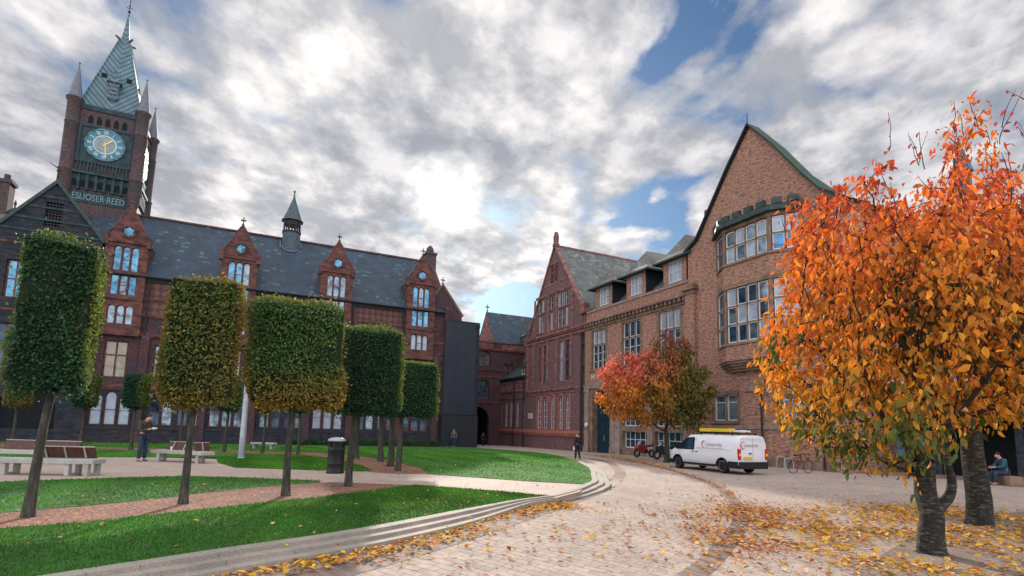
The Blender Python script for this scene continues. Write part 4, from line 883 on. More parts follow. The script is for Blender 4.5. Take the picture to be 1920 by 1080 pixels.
for s in (13.4,18.2,22.95):
    x=-s; hd=(x-.78,x+.78,13.85,15.6)
    b=MB(); wall(b,x-1.3,x+1.3,13.4,15.8,[hd],.25,.15); 
    d_=b.build('dormer','brickB',Mr)
    b=MB()
    for q in (x-1.3,x+1.3): b.poly([(q,.25,13.4),(q,3.2,15.8),(q,.25,15.8)])
    b.build('cheek','doorteal' if False else 'pipe',d_)
    window(Mr,hd,.25,3,2,'white','glass_pale',.08,.05,.08)
    b=MB(); E=[(x-2.1,-.25,15.72),(x+2.1,-.25,15.72),(x+1.9,3.4,15.9),(x-1.9,3.4,15.9)]; e2=[(x-1.25,.42,16.35),(x+1.25,.42,16.35)]; pk=(x,1.45,18.0); bk=(x,5.2,18.05)
    b.poly([E[0],E[1],e2[1],e2[0]]); b.poly([e2[0],e2[1],pk]); b.poly([E[0],e2[0],pk,bk,(x-1.6,4.2,16.6),E[3]]); b.poly([E[1],E[2],(x+1.6,4.2,16.6),bk,pk,e2[1]])
    b.build('dormer_roof','slateBx',d_)
    b=MB(); b.box(x-2.1,x+2.1,-.27,-.2,15.6,15.74); b.poly([(x-2.1,-.2,15.62),(x+2.1,-.2,15.62),(x+1.3,.25,15.7),(x-1.3,.25,15.7)]); b.box(x-2.1,x-2.02,-.25,3,15.6,15.74); b.box(x+2.02,x+2.1,-.25,3,15.6,15.74); b.build('eaves_board','copper',d_)
# --- big gabled building on the right
Q=empty('bay_gabled_building',PB,RZB,'mottled brick building with broad gable, two storey canted bay and green parapet','college building')
lowg=[hs_(9.35,7.35,2.85,4.6),hs_(4.0,2.0,2.88,4.62)]
b=MB(); wall(b,-11.7,0,-.4,13.6,lowg)
up=[(-11.7,13.6),(0,13.6),(0,15.9),(-.9,16.4),(-2.0,17.9),(-3.9,20.6),(-5.75,22.95),(-7.6,20.6),(-9.5,17.9),(-10.6,16.3),(-11.7,15.75)]
b.poly([(x,0,z) for x,z in up]); b.poly([(0,0,-.4),(0,10,-.4),(0,10,15.9),(0,0,15.9)]); b.poly([(-11.7,0,12),(-11.7,0,15.75),(-11.7,8,15.75),(-11.7,8,12)]); b.build('wall','brickB',Q)
for k,h in enumerate(lowg):
    m_=(h[0]+h[1])/2; b=MB(); b.box(m_-.07,m_+.07,.05,.28,h[2],h[3]); b.box(h[0]-.2,h[1]+.2,-.16,.0,h[2]-.2,h[2]-.002); b.box(h[0]-.2,h[1]+.2,-.1,.0,h[3]+.002,h[3]+.3); b.box(h[0]-.2,h[0]-.002,-.04,.0,h[2],h[3]); b.box(h[1]+.002,h[1]+.2,-.04,0,h[2],h[3]); b.build('surround','stoneB',Q)
    for hh in ((h[0],m_-.07,h[2],h[3]),(m_+.07,h[1],h[2],h[3])): window(Q,hh,0,1,2,'white','glass_mid' if k==0 else 'glass_blue',.08,.06,.12,zsplit=[h[3]-.5])
# verge and roof
b=MB(); vg=[(0.25,15.75),(-.8,16.5),(-1.95,18.0),(-3.85,20.75),(-5.75,23.15),(-7.65,20.75),(-9.55,18.05),(-10.7,16.45),(-11.9,15.8)]
for p,q in zip(vg,vg[1:]): b.poly([(p[0],-.28,p[1]),(q[0],-.28,q[1]),(q[0],-.28,q[1]-.16),(p[0],-.28,p[1]-.16)]); b.poly([(p[0],-.28,p[1]-.16),(q[0],-.28,q[1]-.16),(q[0],.05,q[1]-.16),(p[0],.05,p[1]-.16)])
b.build('bargeboard','pipe',Q)
b=MB()
for p,q in zip(vg,vg[1:]):
    b.poly([(p[0],-.3,p[1]),(p[0],.9,p[1]),(q[0],.9,q[1]),(q[0],-.3,q[1])]); b.poly([(p[0],.9,p[1]),(p[0],11,15.7),(q[0],11,15.7),(q[0],.9,q[1])])
b.build('roof','moss',Q)
b=MB(); b.tube((-5.75,-.2,23.1),(-5.75,-.2,23.9),.04,.02,5); b.build('finial','pipe',Q)
b=MB(); b.box(-10.55,-9.95,.6,1.4,17.2,18.8); b.build('vent_stack','slateBx',Q)
# pilaster strip with stone cap
b=MB(); b.box(-11.75,-10.85,-.32,-.004,-.4,12.6); b.build('pilaster','brickB',Q); b=MB(); b.box(-11.95,-10.65,-.55,-.002,12.62,12.85); b.box(-11.88,-10.72,-.47,-.003,12.86,13.02); b.box(-11.82,-10.78,-.38,-.002,12.3,12.6); b.build('pilaster_cap','stoneB',Q)
# canted bay
BX=[(-8.95,0.),(-7.35,-1.0),(-3.75,-1.0),(-2.15,0.)]
def bayring(z0,z1,m,name,grow=0.,cap=True):
    b=MB(); gx=[(-8.95-grow,.05),(-7.35-grow*.5,-1.0-grow),(-3.75+grow*.5,-1.0-grow),(-2.15+grow,.05)]
    for p,q in zip(gx,gx[1:]): b.poly([(p[0],p[1],z0),(q[0],q[1],z0),(q[0],q[1],z1),(p[0],p[1],z1)])
    if cap: b.poly([(x,y,z1) for x,y in gx]); b.poly([(x,y,z0) for x,y in gx][::-1])
    return b.build(name,m,Q)
bayring(6.75,7.75,'brickB','bay_panel'); bayring(7.76,7.92,'stoneB','bay_sill',.10); bayring(11.62,11.9,'stoneB','bay_lintel',.05); bayring(11.91,13.2,'brickB','bay_panel'); bayring(13.21,13.38,'stoneB','bay_sill',.10); bayring(15.62,15.85,'stoneB','bay_lintel',.05); bayring(15.86,16.1,'copper','bay_cornice',.42); bayring(16.1,16.3,'copper','bay_gutter',.25)
for k in range(4): bayring(6.1+.16*k,6.255+.16*k,'stoneB','bay_corbel',-.62+.16*k+0.05)
b=MB() # battlemented copper parapet
def along(p,q,n,fn):
    p=Vector(p);q=Vector(q);d=(q-p).normalized(); L=(q-p).length
    for i in range(n): fn(p+d*(L*(i+.5)/n),d)
def merlon(c,d):
    n=Vector((-d.y,d.x)); w_=.3
    a=[c-d*w_-n*.12,c+d*w_-n*.12,c+d*w_+n*.12,c-d*w_+n*.12]
    for z0,z1 in ((16.3,16.68),):
        b.poly([(v.x,v.y,z1) for v in a])
        for i in range(4): p=a[i];q=a[(i+1)%4]; b.poly([(p.x,p.y,z0),(q.x,q.y,z0),(q.x,q.y,z1),(p.x,p.y,z1)])
along((-7.45,-1.15),(-3.65,-1.15),4,merlon); along((-9.0,-.1),(-7.5,-1.1),2,merlon); along((-3.6,-1.1),(-2.1,-.1),2,merlon); b.build('parapet','copper',Q)
# bay windows: front face and two canted faces
def baywin(p,q,z0,z1,nx,nz,arch,glasses):
    p=Vector(p);q=Vector(q);L=(q-p).length; ang=math.atan2(q.y-p.y,q.x-p.x)
    e=empty('bay_window',(p.x,p.y,0),ang); e.parent=Q
    b=MB(); t=.16
    b.box(0,t,-.0,.3,z0,z1); b.box(L-t,L,-.0,.3,z0,z1)
    ww=(L-2*t)/nx
    for i in range(1,nx): b.box(t+ww*i-.05,t+ww*i+.05,.02,.22,z0,z1)
    hh=(z1-z0)/nz
    for j in range(1,nz): b.box(t,L-t,.024,.216,z0+hh*j-.045,z0+hh*j+.045)
    b.build('mullions','stoneB',e)
    for i in range(nx):
        for j in range(nz):
            h=(t+ww*i+.05,t+ww*(i+1)-.05,z0+hh*j+.045,z0+hh*(j+1)-.045,.12 if arch and j==nz-1 else 0)
            window(e,h,0,1,1,'white',glasses[(i*3+j)%len(glasses)],.06,.05,.08)
P4=[(-7.35,-1.0),(-3.75,-1.0)]
baywin(P4[0],P4[1],7.92,11.62,4,3,False,['glass_dark','glass_mid','glass_pale','glass_dark','glass_pale'])
baywin(P4[0],P4[1],13.38,15.62,4,2,True,['glass_pale','glass_mid'])
for z0,z1,nz in ((7.92,11.62,3),(13.38,15.62,2)):
    baywin((-8.95,0.),(-7.35,-1.),z0,z1,1,nz,False,['glass_dark']); baywin((-3.75,-1.),(-2.15,0.),z0,z1,2,nz,False,['glass_blue','glass_pale','glass_mid'])
b=MB(); b.box(-6.75,-5.35,-.14,-.004,4.75,4.95); b.box(-6.65,-5.45,-.1,-.003,4.96,5.08); b.box(-11.7,-.02,-.09,-.003,2.3,2.55); b.build('string_course','stoneL',Q)
b=MB(); b.box(-11.7,-.02,-.07,-.003,-.4,.5); b.build('plinth','stoneB',Q)
for x,z in ((-5.6,6.25),(-5.9,12.5),(-3.0,2.1),(-9.6,1.6)):
    b=MB(); b.box(x-.22,x+.22,-.012,.0,z,z+.2); b.build('air_vent','void',Q)
downpipe(Q,-5.35,.1,4.7,-.16,.06); downpipe(Q,-1.3,.1,4.4,-.16,.06)
# quoin pier at the near corner
b=MB(); b.box(-.65,.1,-.14,-.005,-.4,3.9); b.build('corner_pier','brickB',Q)
# --- shaded undercroft wing on the far right
U=empty('undercroft_wing',(18.95,30.2,0),R(-45),'shaded brick wing over a dark undercroft behind the cherry trees','college wing')
oh=[(.6+3.2*k,3.5+3.2*k,.15,3.1) for k in range(6)]
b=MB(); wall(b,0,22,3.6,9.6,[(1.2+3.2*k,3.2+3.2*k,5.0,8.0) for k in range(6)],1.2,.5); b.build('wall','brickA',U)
b=MB(); wall(b,0,22,-.4,3.6,oh,1.2,.5); b.build('undercroft_wall','stoneA',U)  # dark brick chosen to stand in for the undercroft's shade
b=MB(); b.box(0,22,4.6,4.7,-.4,3.4); b.poly([(0,1.7,3.1),(22,1.7,3.1),(22,4.6,3.1),(0,4.6,3.1)]); b.build('recess','void',U)
for k in range(6):
    window(U,(1.2+3.2*k,3.2+3.2*k,5.0,8.0),1.2,3,2,'white','glass_dark',.08)
    b=MB(); b.box(1.3+3.2*k,1.38+3.2*k,3.0,3.1,0,2.6)
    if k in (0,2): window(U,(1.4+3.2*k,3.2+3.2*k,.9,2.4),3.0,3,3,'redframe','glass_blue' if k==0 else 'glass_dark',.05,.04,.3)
b=MB(); b.poly([(-.3,.8,9.5),(22,.8,9.5),(22,5.5,13.2),(-.3,5.5,13.2)]); b.poly([(-.3,10,9.5),(-.3,5.5,13.2),(22,5.5,13.2),(22,10,9.5)]); b.poly([(-.3,.8,9.5),(-.3,5.5,13.2),(-.3,10,9.5)]); b.build('roof','slateBx',U)
b=MB(); b.lathe([(.55,12.8),(.45,17.6),(.6,17.7),(.0,19.8)],(5.2,5.4),8); b.build('ventilation_turret','lead',U)
b=MB(); b.box(.0,22,.0,1.15,-.5,.14); b.build('platform_step','stoneB',U)
# --- dark clad enclosure
D=empty('dark_clad_enclosure',(-30,45.3,0),R(90-64.2),'tall windowless dark blue-black clad box between the two brick ranges','enclosure')
b=MB(); b.box(25.2,27.0,-.62,5,3.2,13.1); b.box(27.0,29.05,-.62,5,3.2,13.05); b.build('cladding','clad',D)
b=MB()
for k in range(13): b.box(25.25+.3*k,25.29+.3*k,-.65,-.622,3.2,13.0)
for z in (5.6,8.1,10.6): b.box(25.2,29.05,-.635,-.621,z,z+.03)
b.build('battens','clad',D)
downpipe(D,28.85,3.2,12.6,-.74,.05)
b=MB(); b.box(25.1,29.1,-.75,5,-.8,3.15); b.build('base_hoarding','pipe',D)
b=MB(); b.box(25.15,27.0,-.66,-.62,13.05,13.2); b.box(27,29.1,-.68,5.02,13.06,13.16); b.build('capping','pipe',D)
# ------------------------------------------------------------------ clipped box-head trees
def vn(P,f,seed=0):
    # cheap smooth 3-D variation in -1..1
    r=np.random.default_rng(seed); o=0
    for k in range(4):
        d=r.normal(size=3); d/=np.linalg.norm(d); ph=r.uniform(0,6.28); d2=r.normal(size=3); d2/=np.linalg.norm(d2)
        o=o+np.sin(P@d*f*(1+.5*k)+ph+1.6*np.sin(P@d2*f*.8+ph*2))
    return o/4
def boxtree(x,y,w,d,z0,z1,off,rot,nleaf,leaf,pal,label,seed,tr=.115,lean=(0,0),group='clipped box-headed trees on the lawns'):
    rng=np.random.default_rng(seed); gz=lz(x,y); nleaf=int(nleaf*1.35)
    t=empty('clipped_tree',(x,y,gz-.02),0,label,'tree',group)
    H=z0-gz
    b=MB(); prof=[]; n=12
    for k in range(n+1):
        u=k/n; z=(H+.5)*u; r=tr*(1.28-.5*u+.35*math.exp(-u*14)); cx=lean[0]*u+.02*math.sin(seed+u*6); cy=lean[1]*u+.02*math.cos(seed*2+u*5)
        prof.append([(cx+r*math.cos(a)*(1+.08*math.sin(3*a+seed+k)),cy+r*math.sin(a)*(1+.08*math.sin(2*a+k*.6)),z) for a in [2*math.pi*i/12 for i in range(12)]])
    for A_,B_ in zip(prof,prof[1:]):
        for i in range(12): j=(i+1)%12; b.poly([A_[i],A_[j],B_[j],B_[i]])
    b.build('trunk','bark',t,smooth=True)
    b=MB()
    for k in range(14):
        a=rng.uniform(0,6.28); zz=H+rng.uniform(-.12,.4); p0=(lean[0],lean[1],zz); q=(lean[0]+off[0]+math.cos(a)*w*.36,lean[1]+off[1]+math.sin(a)*d*.36,H+rng.uniform(.3,1.6)); b.tube(p0,q,.035,.012,5)
    b.build('branches','branch',t)
    # crown: rounded block sampled over its skin, leaves standing out from it
    hz_=(z1-z0)/2; zc=(z0+z1)/2-gz; hx,hy=w/2,d/2
    areas=np.array([d*2*hz_,d*2*hz_,w*2*hz_,w*2*hz_,w*d,w*d]); fc=rng.choice(6,nleaf,p=areas/areas.sum())
    u=rng.uniform(-1,1,nleaf); v=rng.uniform(-1,1,nleaf); P=np.zeros((nleaf,3)); Nn=np.zeros((nleaf,3))
    for k,(ax,sg) in enumerate(((0,1),(0,-1),(1,1),(1,-1),(2,1),(2,-1))):
        m=fc==k; o=[i for i in range(3) if i!=ax]; P[m,ax]=sg; P[np.ix_(m,[o[0]])]=u[m][:,None]; P[np.ix_(m,[o[1]])]=v[m][:,None]; Nn[m,ax]=sg
    # round the edges (superellipsoid) 
    Ppow=(np.abs(P)**7).sum(1)**(1/7); P=P/Ppow[:,None]
    Q_=P*np.array([hx,hy,hz_]); depth=rng.beta(1.2,3.2,nleaf)*.16; bulge=vn(Q_+seed,2.3,seed)*.065+vn(Q_,7.,seed+1)*.02
    sc=1+(-depth+bulge)/min(hx,hy)*.9; Q_=Q_*sc[:,None]; 
    shoot=rng.random(nleaf)<.03; Q_[shoot]*=1+rng.uniform(.02,.13,shoot.sum())[:,None]/min(hx,hy)*.6; ragged=(rng.random(nleaf)<.07)&(P[:,2]<-.6); Q_[ragged,2]-=rng.uniform(.02,.16,ragged.sum())
    ca,sa=math.cos(rot),math.sin(rot)
    Rm=np.array([[ca,-sa,0],[sa,ca,0],[0,0,1]]); Q2=Q_@Rm.T; N2=Nn@Rm.T
    cen=np.array([off[0]+lean[0],off[1]+lean[1],zc]); pos=Q2+cen
    D_=N2*.55+rng.normal(size=(nleaf,3))*.75+np.array([0,0,-.35]); NN=N2+rng.normal(size=(nleaf,3))*.5
    Ln=leaf*.86*rng.uniform(.6,1.35,nleaf); Wd=Ln*rng.uniform(.5,.78,nleaf)
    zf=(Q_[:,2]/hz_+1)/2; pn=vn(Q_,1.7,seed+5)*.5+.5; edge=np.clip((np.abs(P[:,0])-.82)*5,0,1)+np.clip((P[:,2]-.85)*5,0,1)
    cols=pal(zf,pn,edge,P,rng,nleaf); cols=cols*(1-depth[:,None]*3.2)*rng.uniform(.6,1.35,nleaf)[:,None]  # leaves set deeper in the crown are coloured darker as painted shade
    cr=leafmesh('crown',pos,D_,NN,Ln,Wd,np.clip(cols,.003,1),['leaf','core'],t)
    # dark inner mass joined to the crown
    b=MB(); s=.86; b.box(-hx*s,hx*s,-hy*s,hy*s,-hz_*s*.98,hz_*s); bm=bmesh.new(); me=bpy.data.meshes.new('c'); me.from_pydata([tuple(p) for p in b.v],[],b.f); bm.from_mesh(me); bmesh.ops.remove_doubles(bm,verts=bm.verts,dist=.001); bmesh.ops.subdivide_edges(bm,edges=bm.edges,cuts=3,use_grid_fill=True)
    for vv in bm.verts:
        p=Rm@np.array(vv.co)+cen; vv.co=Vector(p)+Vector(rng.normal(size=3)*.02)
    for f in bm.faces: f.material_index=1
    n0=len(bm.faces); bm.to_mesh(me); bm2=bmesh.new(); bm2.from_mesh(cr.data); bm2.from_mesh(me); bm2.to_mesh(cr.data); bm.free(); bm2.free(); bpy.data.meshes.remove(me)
    return t
def mixcol(a,b,f): f=np.clip(f,0,1)[:,None]; return np.array(a)*(1-f)+np.array(b)*f
def pal_green(zf,pn,edge,P,rng,n):
    c=mixcol((.014,.062,.034),(.042,.115,.04),pn+(rng.random(n)-.5)*.5); e=np.clip(edge,0,1)[:,None]*.8; return c*(1-e)+np.array([.25,.31,.05])*e  # yellow-green sides and top paint sunlight on the crown edges
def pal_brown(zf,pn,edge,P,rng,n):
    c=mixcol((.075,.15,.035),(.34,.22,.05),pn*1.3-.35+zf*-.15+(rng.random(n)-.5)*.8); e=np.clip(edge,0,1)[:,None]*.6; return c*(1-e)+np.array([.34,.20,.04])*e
def pal_mixed(zf,pn,edge,P,rng,n):
    k=np.clip((.42-zf)*2.2,0,1)*.9+pn*.25-.12+(rng.random(n)-.5)*.5+np.clip((zf-.93)*8,0,1)*.6+np.clip((np.abs(P[:,0])-.88)*6,0,1)*.4
    return mixcol((.075,.18,.05),(.46,.27,.05),k)
AR=R(90-64.2)
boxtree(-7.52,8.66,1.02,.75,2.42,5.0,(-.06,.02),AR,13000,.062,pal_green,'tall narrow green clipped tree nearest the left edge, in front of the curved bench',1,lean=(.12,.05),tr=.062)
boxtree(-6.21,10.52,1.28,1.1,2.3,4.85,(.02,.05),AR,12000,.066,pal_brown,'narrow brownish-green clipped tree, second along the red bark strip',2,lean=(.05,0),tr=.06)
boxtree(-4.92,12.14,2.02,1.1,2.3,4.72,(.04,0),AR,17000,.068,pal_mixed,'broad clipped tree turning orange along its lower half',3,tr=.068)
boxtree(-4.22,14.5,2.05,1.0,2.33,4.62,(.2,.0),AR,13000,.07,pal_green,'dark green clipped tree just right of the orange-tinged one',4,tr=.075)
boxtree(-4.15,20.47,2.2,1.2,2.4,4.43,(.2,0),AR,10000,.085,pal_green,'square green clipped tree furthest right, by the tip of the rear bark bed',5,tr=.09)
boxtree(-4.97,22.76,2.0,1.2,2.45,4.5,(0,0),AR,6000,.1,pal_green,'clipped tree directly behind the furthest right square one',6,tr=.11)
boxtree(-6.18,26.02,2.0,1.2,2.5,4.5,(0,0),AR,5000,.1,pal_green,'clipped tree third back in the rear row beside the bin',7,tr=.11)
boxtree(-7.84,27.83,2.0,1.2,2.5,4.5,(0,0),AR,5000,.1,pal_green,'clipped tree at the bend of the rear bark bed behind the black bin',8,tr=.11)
def pal_far(zf,pn,edge,P,rng,n):
    c=mixcol((.010,.05,.03),(.02,.08,.04),pn); e=np.clip((P[:,0]-.6)*3,0,1)[:,None]*.8; return c*(1-e)+np.array([.17,.24,.05])*e  # one side of each crown painted brighter as if sunlit
farpos=[(-30.67,33.6,'small brown-tinged clipped tree at the far left edge'),(-25.59,32.47,'small clipped tree half hidden behind the tall nearest one'),(-21.39,30.78,'small clipped tree with one bright lit side, behind the standing man'),(-16.58,31.7,'small dark clipped tree left of the grey lamp column'),(-14.31,31.57,'small clipped tree just right of the grey lamp column, behind the broad one'),(-12.19,31.36,'small clipped tree behind the right edge of the broad orange-tinged one'),(-18.9,31.2,'small clipped tree behind the narrow brownish one')]
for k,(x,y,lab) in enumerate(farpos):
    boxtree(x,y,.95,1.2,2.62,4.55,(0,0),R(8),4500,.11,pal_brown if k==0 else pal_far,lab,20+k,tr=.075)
# ------------------------------------------------------------------ autumn trees by space colonisation
def colonize(attr,start,seg,infl,kill,iters,rng):
    nodes=[np.array(p,float) for p in start]; par=list(range(-1,len(start)-1)); A_=attr.copy()
    for it in range(iters):
        if len(A_)==0: break
        Nd=np.array(nodes); d2=((A_[:,None,:]-Nd[None])**2).sum(2); idx=d2.argmin(1); dm=np.sqrt(d2.min(1))
        act=dm<infl; 
        if not act.any(): infl*=1.5; continue
        new=[]
        for k in np.unique(idx[act]):
            v=A_[act&(idx==k)]-nodes[k]; v=v/np.linalg.norm(v,axis=1,keepdims=True); d=v.mean(0)+rng.normal(size=3)*.16+np.array([0,0,.06]); nn=np.linalg.norm(d)
            if nn<1e-3: continue
            p=nodes[k]+d/nn*seg
            new.append((k,p))
        for k,p in new: nodes.append(p); par.append(k)
        Nn=np.array([p for _,p in new]) if new else None
        if Nn is not None:
            dd=((A_[:,None,:]-Nn[None])**2).sum(2).min(1); A_=A_[dd>kill*kill]
    return np.array(nodes),par
def radii(nodes,par,tip,ex=2.2):
    n=len(nodes); acc=np.zeros(n)
    ch=[0]*n
    for i in range(n-1,-1,-1):
        if acc[i]==0: acc[i]=tip**ex
        if par[i]>=0: acc[par[i]]+=acc[i]
    return acc**(1/ex)
def autumn_tree(name,loc,label,attr,trunk,rng,seg=.22,tip=.007,leaf=.17,per=4,colf=None,maxr=.09,trunkr=(.25,.2),twigs=None,group=None,drop=1.,aspect=.45,bare=None):
    t=empty(name,loc,0,label,'tree',group)
    nodes,par=colonize(attr,trunk,seg,1.6,seg*1.7,90,rng); r=radii(nodes,par,tip); 
    b=MB(); nt=len(trunk)
    for i in range(nt,len(nodes)):
        j=par[i]; ra=min(r[j],maxr); rb=min(r[i],maxr)
        if j<nt: ra=min(maxr,rb*1.3)
        if rb<tip*1.05 and rng.random()<.0: continue
        b.tube(nodes[j],nodes[i],ra,rb,6 if ra>.03 else 4,cap=False)
    ends=[]
    if twigs:
        for p,d,l in twigs:
            p=np.array(p,float); d=np.array(d,float); q=p; k=int(l/.16)
            for s in range(k):
                d=d+rng.normal(size=3)*.12; d/=np.linalg.norm(d); q2=q+d*.16; b.tube(q,q2,.012*(1-s/k*.6),.012*(1-(s+1)/k*.6),4,cap=False); q=q2
                if rng.random()<.38: ends.append(q.copy())
    b.build('branches','branch',t)
    # trunk with bulges
    b=MB(); rings=[]; n=14; tp=[Vector(p) for p in trunk]
    line=smoothcurve([tuple(p) for p in tp],6)
    for k,p in enumerate(line):
        u=k/(len(line)-1); rad=trunkr[0]*(1-u)+trunkr[1]*u+.10*math.exp(-u*16); 
        rings.append([(p[0]+rad*math.cos(a)*(1+.09*math.sin(3*a+u*5)+.05*math.sin(7*a-u*9)),p[1]+rad*math.sin(a)*(1+.08*math.sin(2*a+u*7)+.05*math.cos(5*a+u*11)),p[2]) for a in [2*math.pi*i/n for i in range(n)]])
    for A_,B_ in zip(rings,rings[1:]):
        for i in range(n): j=(i+1)%n; b.poly([A_[i],A_[j],B_[j],B_[i]])
    b.poly(rings[-1]); b.build('trunk','cherrybark',t,smooth=True)
    thin=[i for i in range(nt,len(nodes)) if r[i]<tip*4.2]
    P=[];
    for i in thin:
        k=per if r[i]<tip*2.2 else max(1,per//2)
        if bare is not None and rng.random()<bare(nodes[i]): k=0
        for _ in range(k): P.append(nodes[i]+rng.normal(size=3)*seg*.62)
    P=np.array(P); ne=len(ends)
    if ne: P=np.concatenate([P,np.array(ends)],0)
    n=len(P); D_=rng.normal(size=(n,3))*.42+np.array([0,0,-1.]); 
    out=P-P.mean(0); out[:,2]*=.3; out/=np.linalg.norm(out,axis=1,keepdims=True); D_=D_+out*.25
    NN=out+rng.normal(size=(n,3))*.7; Ln=leaf*rng.uniform(.5,1.3,n); Wd=Ln*aspect*rng.uniform(.55,1.3,n)
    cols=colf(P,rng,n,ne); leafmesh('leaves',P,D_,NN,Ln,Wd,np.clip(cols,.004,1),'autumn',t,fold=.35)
    return t
def ell(rng,n,c,a,shell=.35,cut=None):
    out=[]
    while len(out)<n:
        v=rng.normal(size=3); v/=np.linalg.norm(v); rr_=rng.random()**(shell); p=np.array(c)+v*np.array(a)*rr_
        if cut is None or cut(p): out.append(p)
    return np.array(out)
def boxy(rng,n,c,a,shell=.4,cut=None):
    out=[]
    while len(out)<n:
        v=rng.normal(size=3); v/=(np.abs(v)**3.2).sum()**(1/3.2); p=np.array(c)+v*np.array(a)*rng.random()**shell*(.86+.14*math.sin(v[0]*5+v[2]*7+v[1]*4))
        if cut is None or cut(p): out.append(p)
    return np.array(out)
def col_cherry(zlo,zhi,left=-9):
    def f(P,rng,n,ne):
        h=np.clip((P[:,2]-zlo)/(zhi-zlo),0,1); pn=vn(P,1.1,3)*.5+.5; pn2=vn(P,2.6,9)*.5+.5; rnd=rng.random(n)
        green=mixcol((.045,.085,.018),(.13,.16,.025),rnd); yel=mixcol((.72,.33,.025),(.62,.23,.02),rnd); ora=mixcol((.76,.21,.02),(.66,.14,.018),rnd); red=mixcol((.56,.085,.025),(.42,.045,.025),rnd)
        k=h*2.1+pn*1.1-.48+rng.normal(size=n)*.35
        c=green.copy(); 
        for lo,cc in ((.05,yel),(.95,ora),(1.95,red)): m=np.clip((k-lo)*2.2,0,1)[:,None]; c=c*(1-m)+cc*m
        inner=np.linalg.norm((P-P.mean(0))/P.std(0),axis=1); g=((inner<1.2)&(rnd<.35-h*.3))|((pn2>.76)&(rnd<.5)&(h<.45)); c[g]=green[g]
        c*=rng.uniform(.5,1.2,n)[:,None]*np.clip(.08+inner*.50,.2,1.12)[:,None]  # shade inside the crown painted by darkening leaves near its centre
        if ne: c[-ne:]=mixcol((.22,.03,.035),(.42,.06,.04),rng.random(ne))
        return c
    return f
rng1=np.random.default_rng(5)
# right hand cherry: crown in local coordinates about (7.43, 9.71)
def cutA(p): # droops lower left of the trunk, open under the right side
    xp=(p[0]+7.43)/(9.71+p[1])*9.2-7.5
    if xp<-3.3+max(0,p[2]-3.3)*.24: return False
    return p[2]>1.75+max(0,-(p[0]+1.6))*.75 and not (p[0]>-.2 and p[2]<2.2) and p[2]<4.5+max(0,p[0]+3.5)*2.3
a1=np.concatenate([boxy(rng1,1800,(.25,-.1,4.2),(3.7,2.8,2.75),.5,cutA),ell(rng1,420,(-1.35,-.3,2.35),(1.25,1.1,.95),.5),ell(rng1,260,(-2.5,-.1,3.7),(.95,1.3,1.2),.5,cutA),ell(rng1,300,(-1.6,-.2,5.7),(1.2,1.4,.95),.5,cutA)],0)
tw=[((rng1.uniform(-1.9,2.6),rng1.uniform(-1.5,1.5),rng1.uniform(5.5,6.2)),(rng1.normal()*.25,rng1.normal()*.2,1),rng1.uniform(.5,1.2)) for _ in range(34)]
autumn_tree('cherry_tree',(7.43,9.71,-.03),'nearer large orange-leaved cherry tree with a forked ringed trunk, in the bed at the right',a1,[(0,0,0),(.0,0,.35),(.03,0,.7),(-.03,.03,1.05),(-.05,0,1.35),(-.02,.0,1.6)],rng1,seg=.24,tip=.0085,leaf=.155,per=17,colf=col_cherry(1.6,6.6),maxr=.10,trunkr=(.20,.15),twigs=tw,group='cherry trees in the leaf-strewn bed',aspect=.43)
# its low fork
ct=[o for o in COL.objects if o.name=='cherry_tree'][0]
b=MB(); fk=smoothcurve([(.05,-.02,.72),(.2,-.03,.88),(.33,-.04,1.02),(.40,-.04,1.25),(.36,-.03,1.6),(.42,0,2.0),(.7,.05,2.9)],4)
for i,(p,q) in enumerate(zip(fk,fk[1:])): b.tube(p,q,.115-.0035*i,.115-.0035*(i+1),10,cap=False)
b.build('limb','cherrybark',ct,smooth=True)
rng2=np.random.default_rng(8)
def cutB(p): return p[2]>2.35 and p[2]<10.9-abs(p[0]-.6)*1.15 and not(p[0]<-2.2 and p[2]<3.2)
a2=np.concatenate([ell(rng2,1300,(.9,.4,5.2),(3.9,3.0,3.6),.5,cutB),ell(rng2,200,(.8,.3,9.0),(.8,.7,2.1),.5)],0)
tw=[((rng2.uniform(-1.5,2.5),rng2.uniform(-1,1),rng2.uniform(7.8,9.8)),(rng2.normal()*.2,rng2.normal()*.2,1),rng2.uniform(.6,1.5)) for _ in range(30)]
autumn_tree('cherry_tree',(11.1,12.97,-.03),'further cherry tree with a straight dark trunk and red top, at the right edge',a2,[(0,0,0),(.02,0,.6),(-.03,0,1.2),(-.05,.02,1.8),(-.03,.02,2.3)],rng2,seg=.26,tip=.009,leaf=.17,per=16,colf=col_cherry(2.2,7.6),maxr=.12,trunkr=(.25,.21),twigs=tw,group='cherry trees in the leaf-strewn bed',aspect=.43)
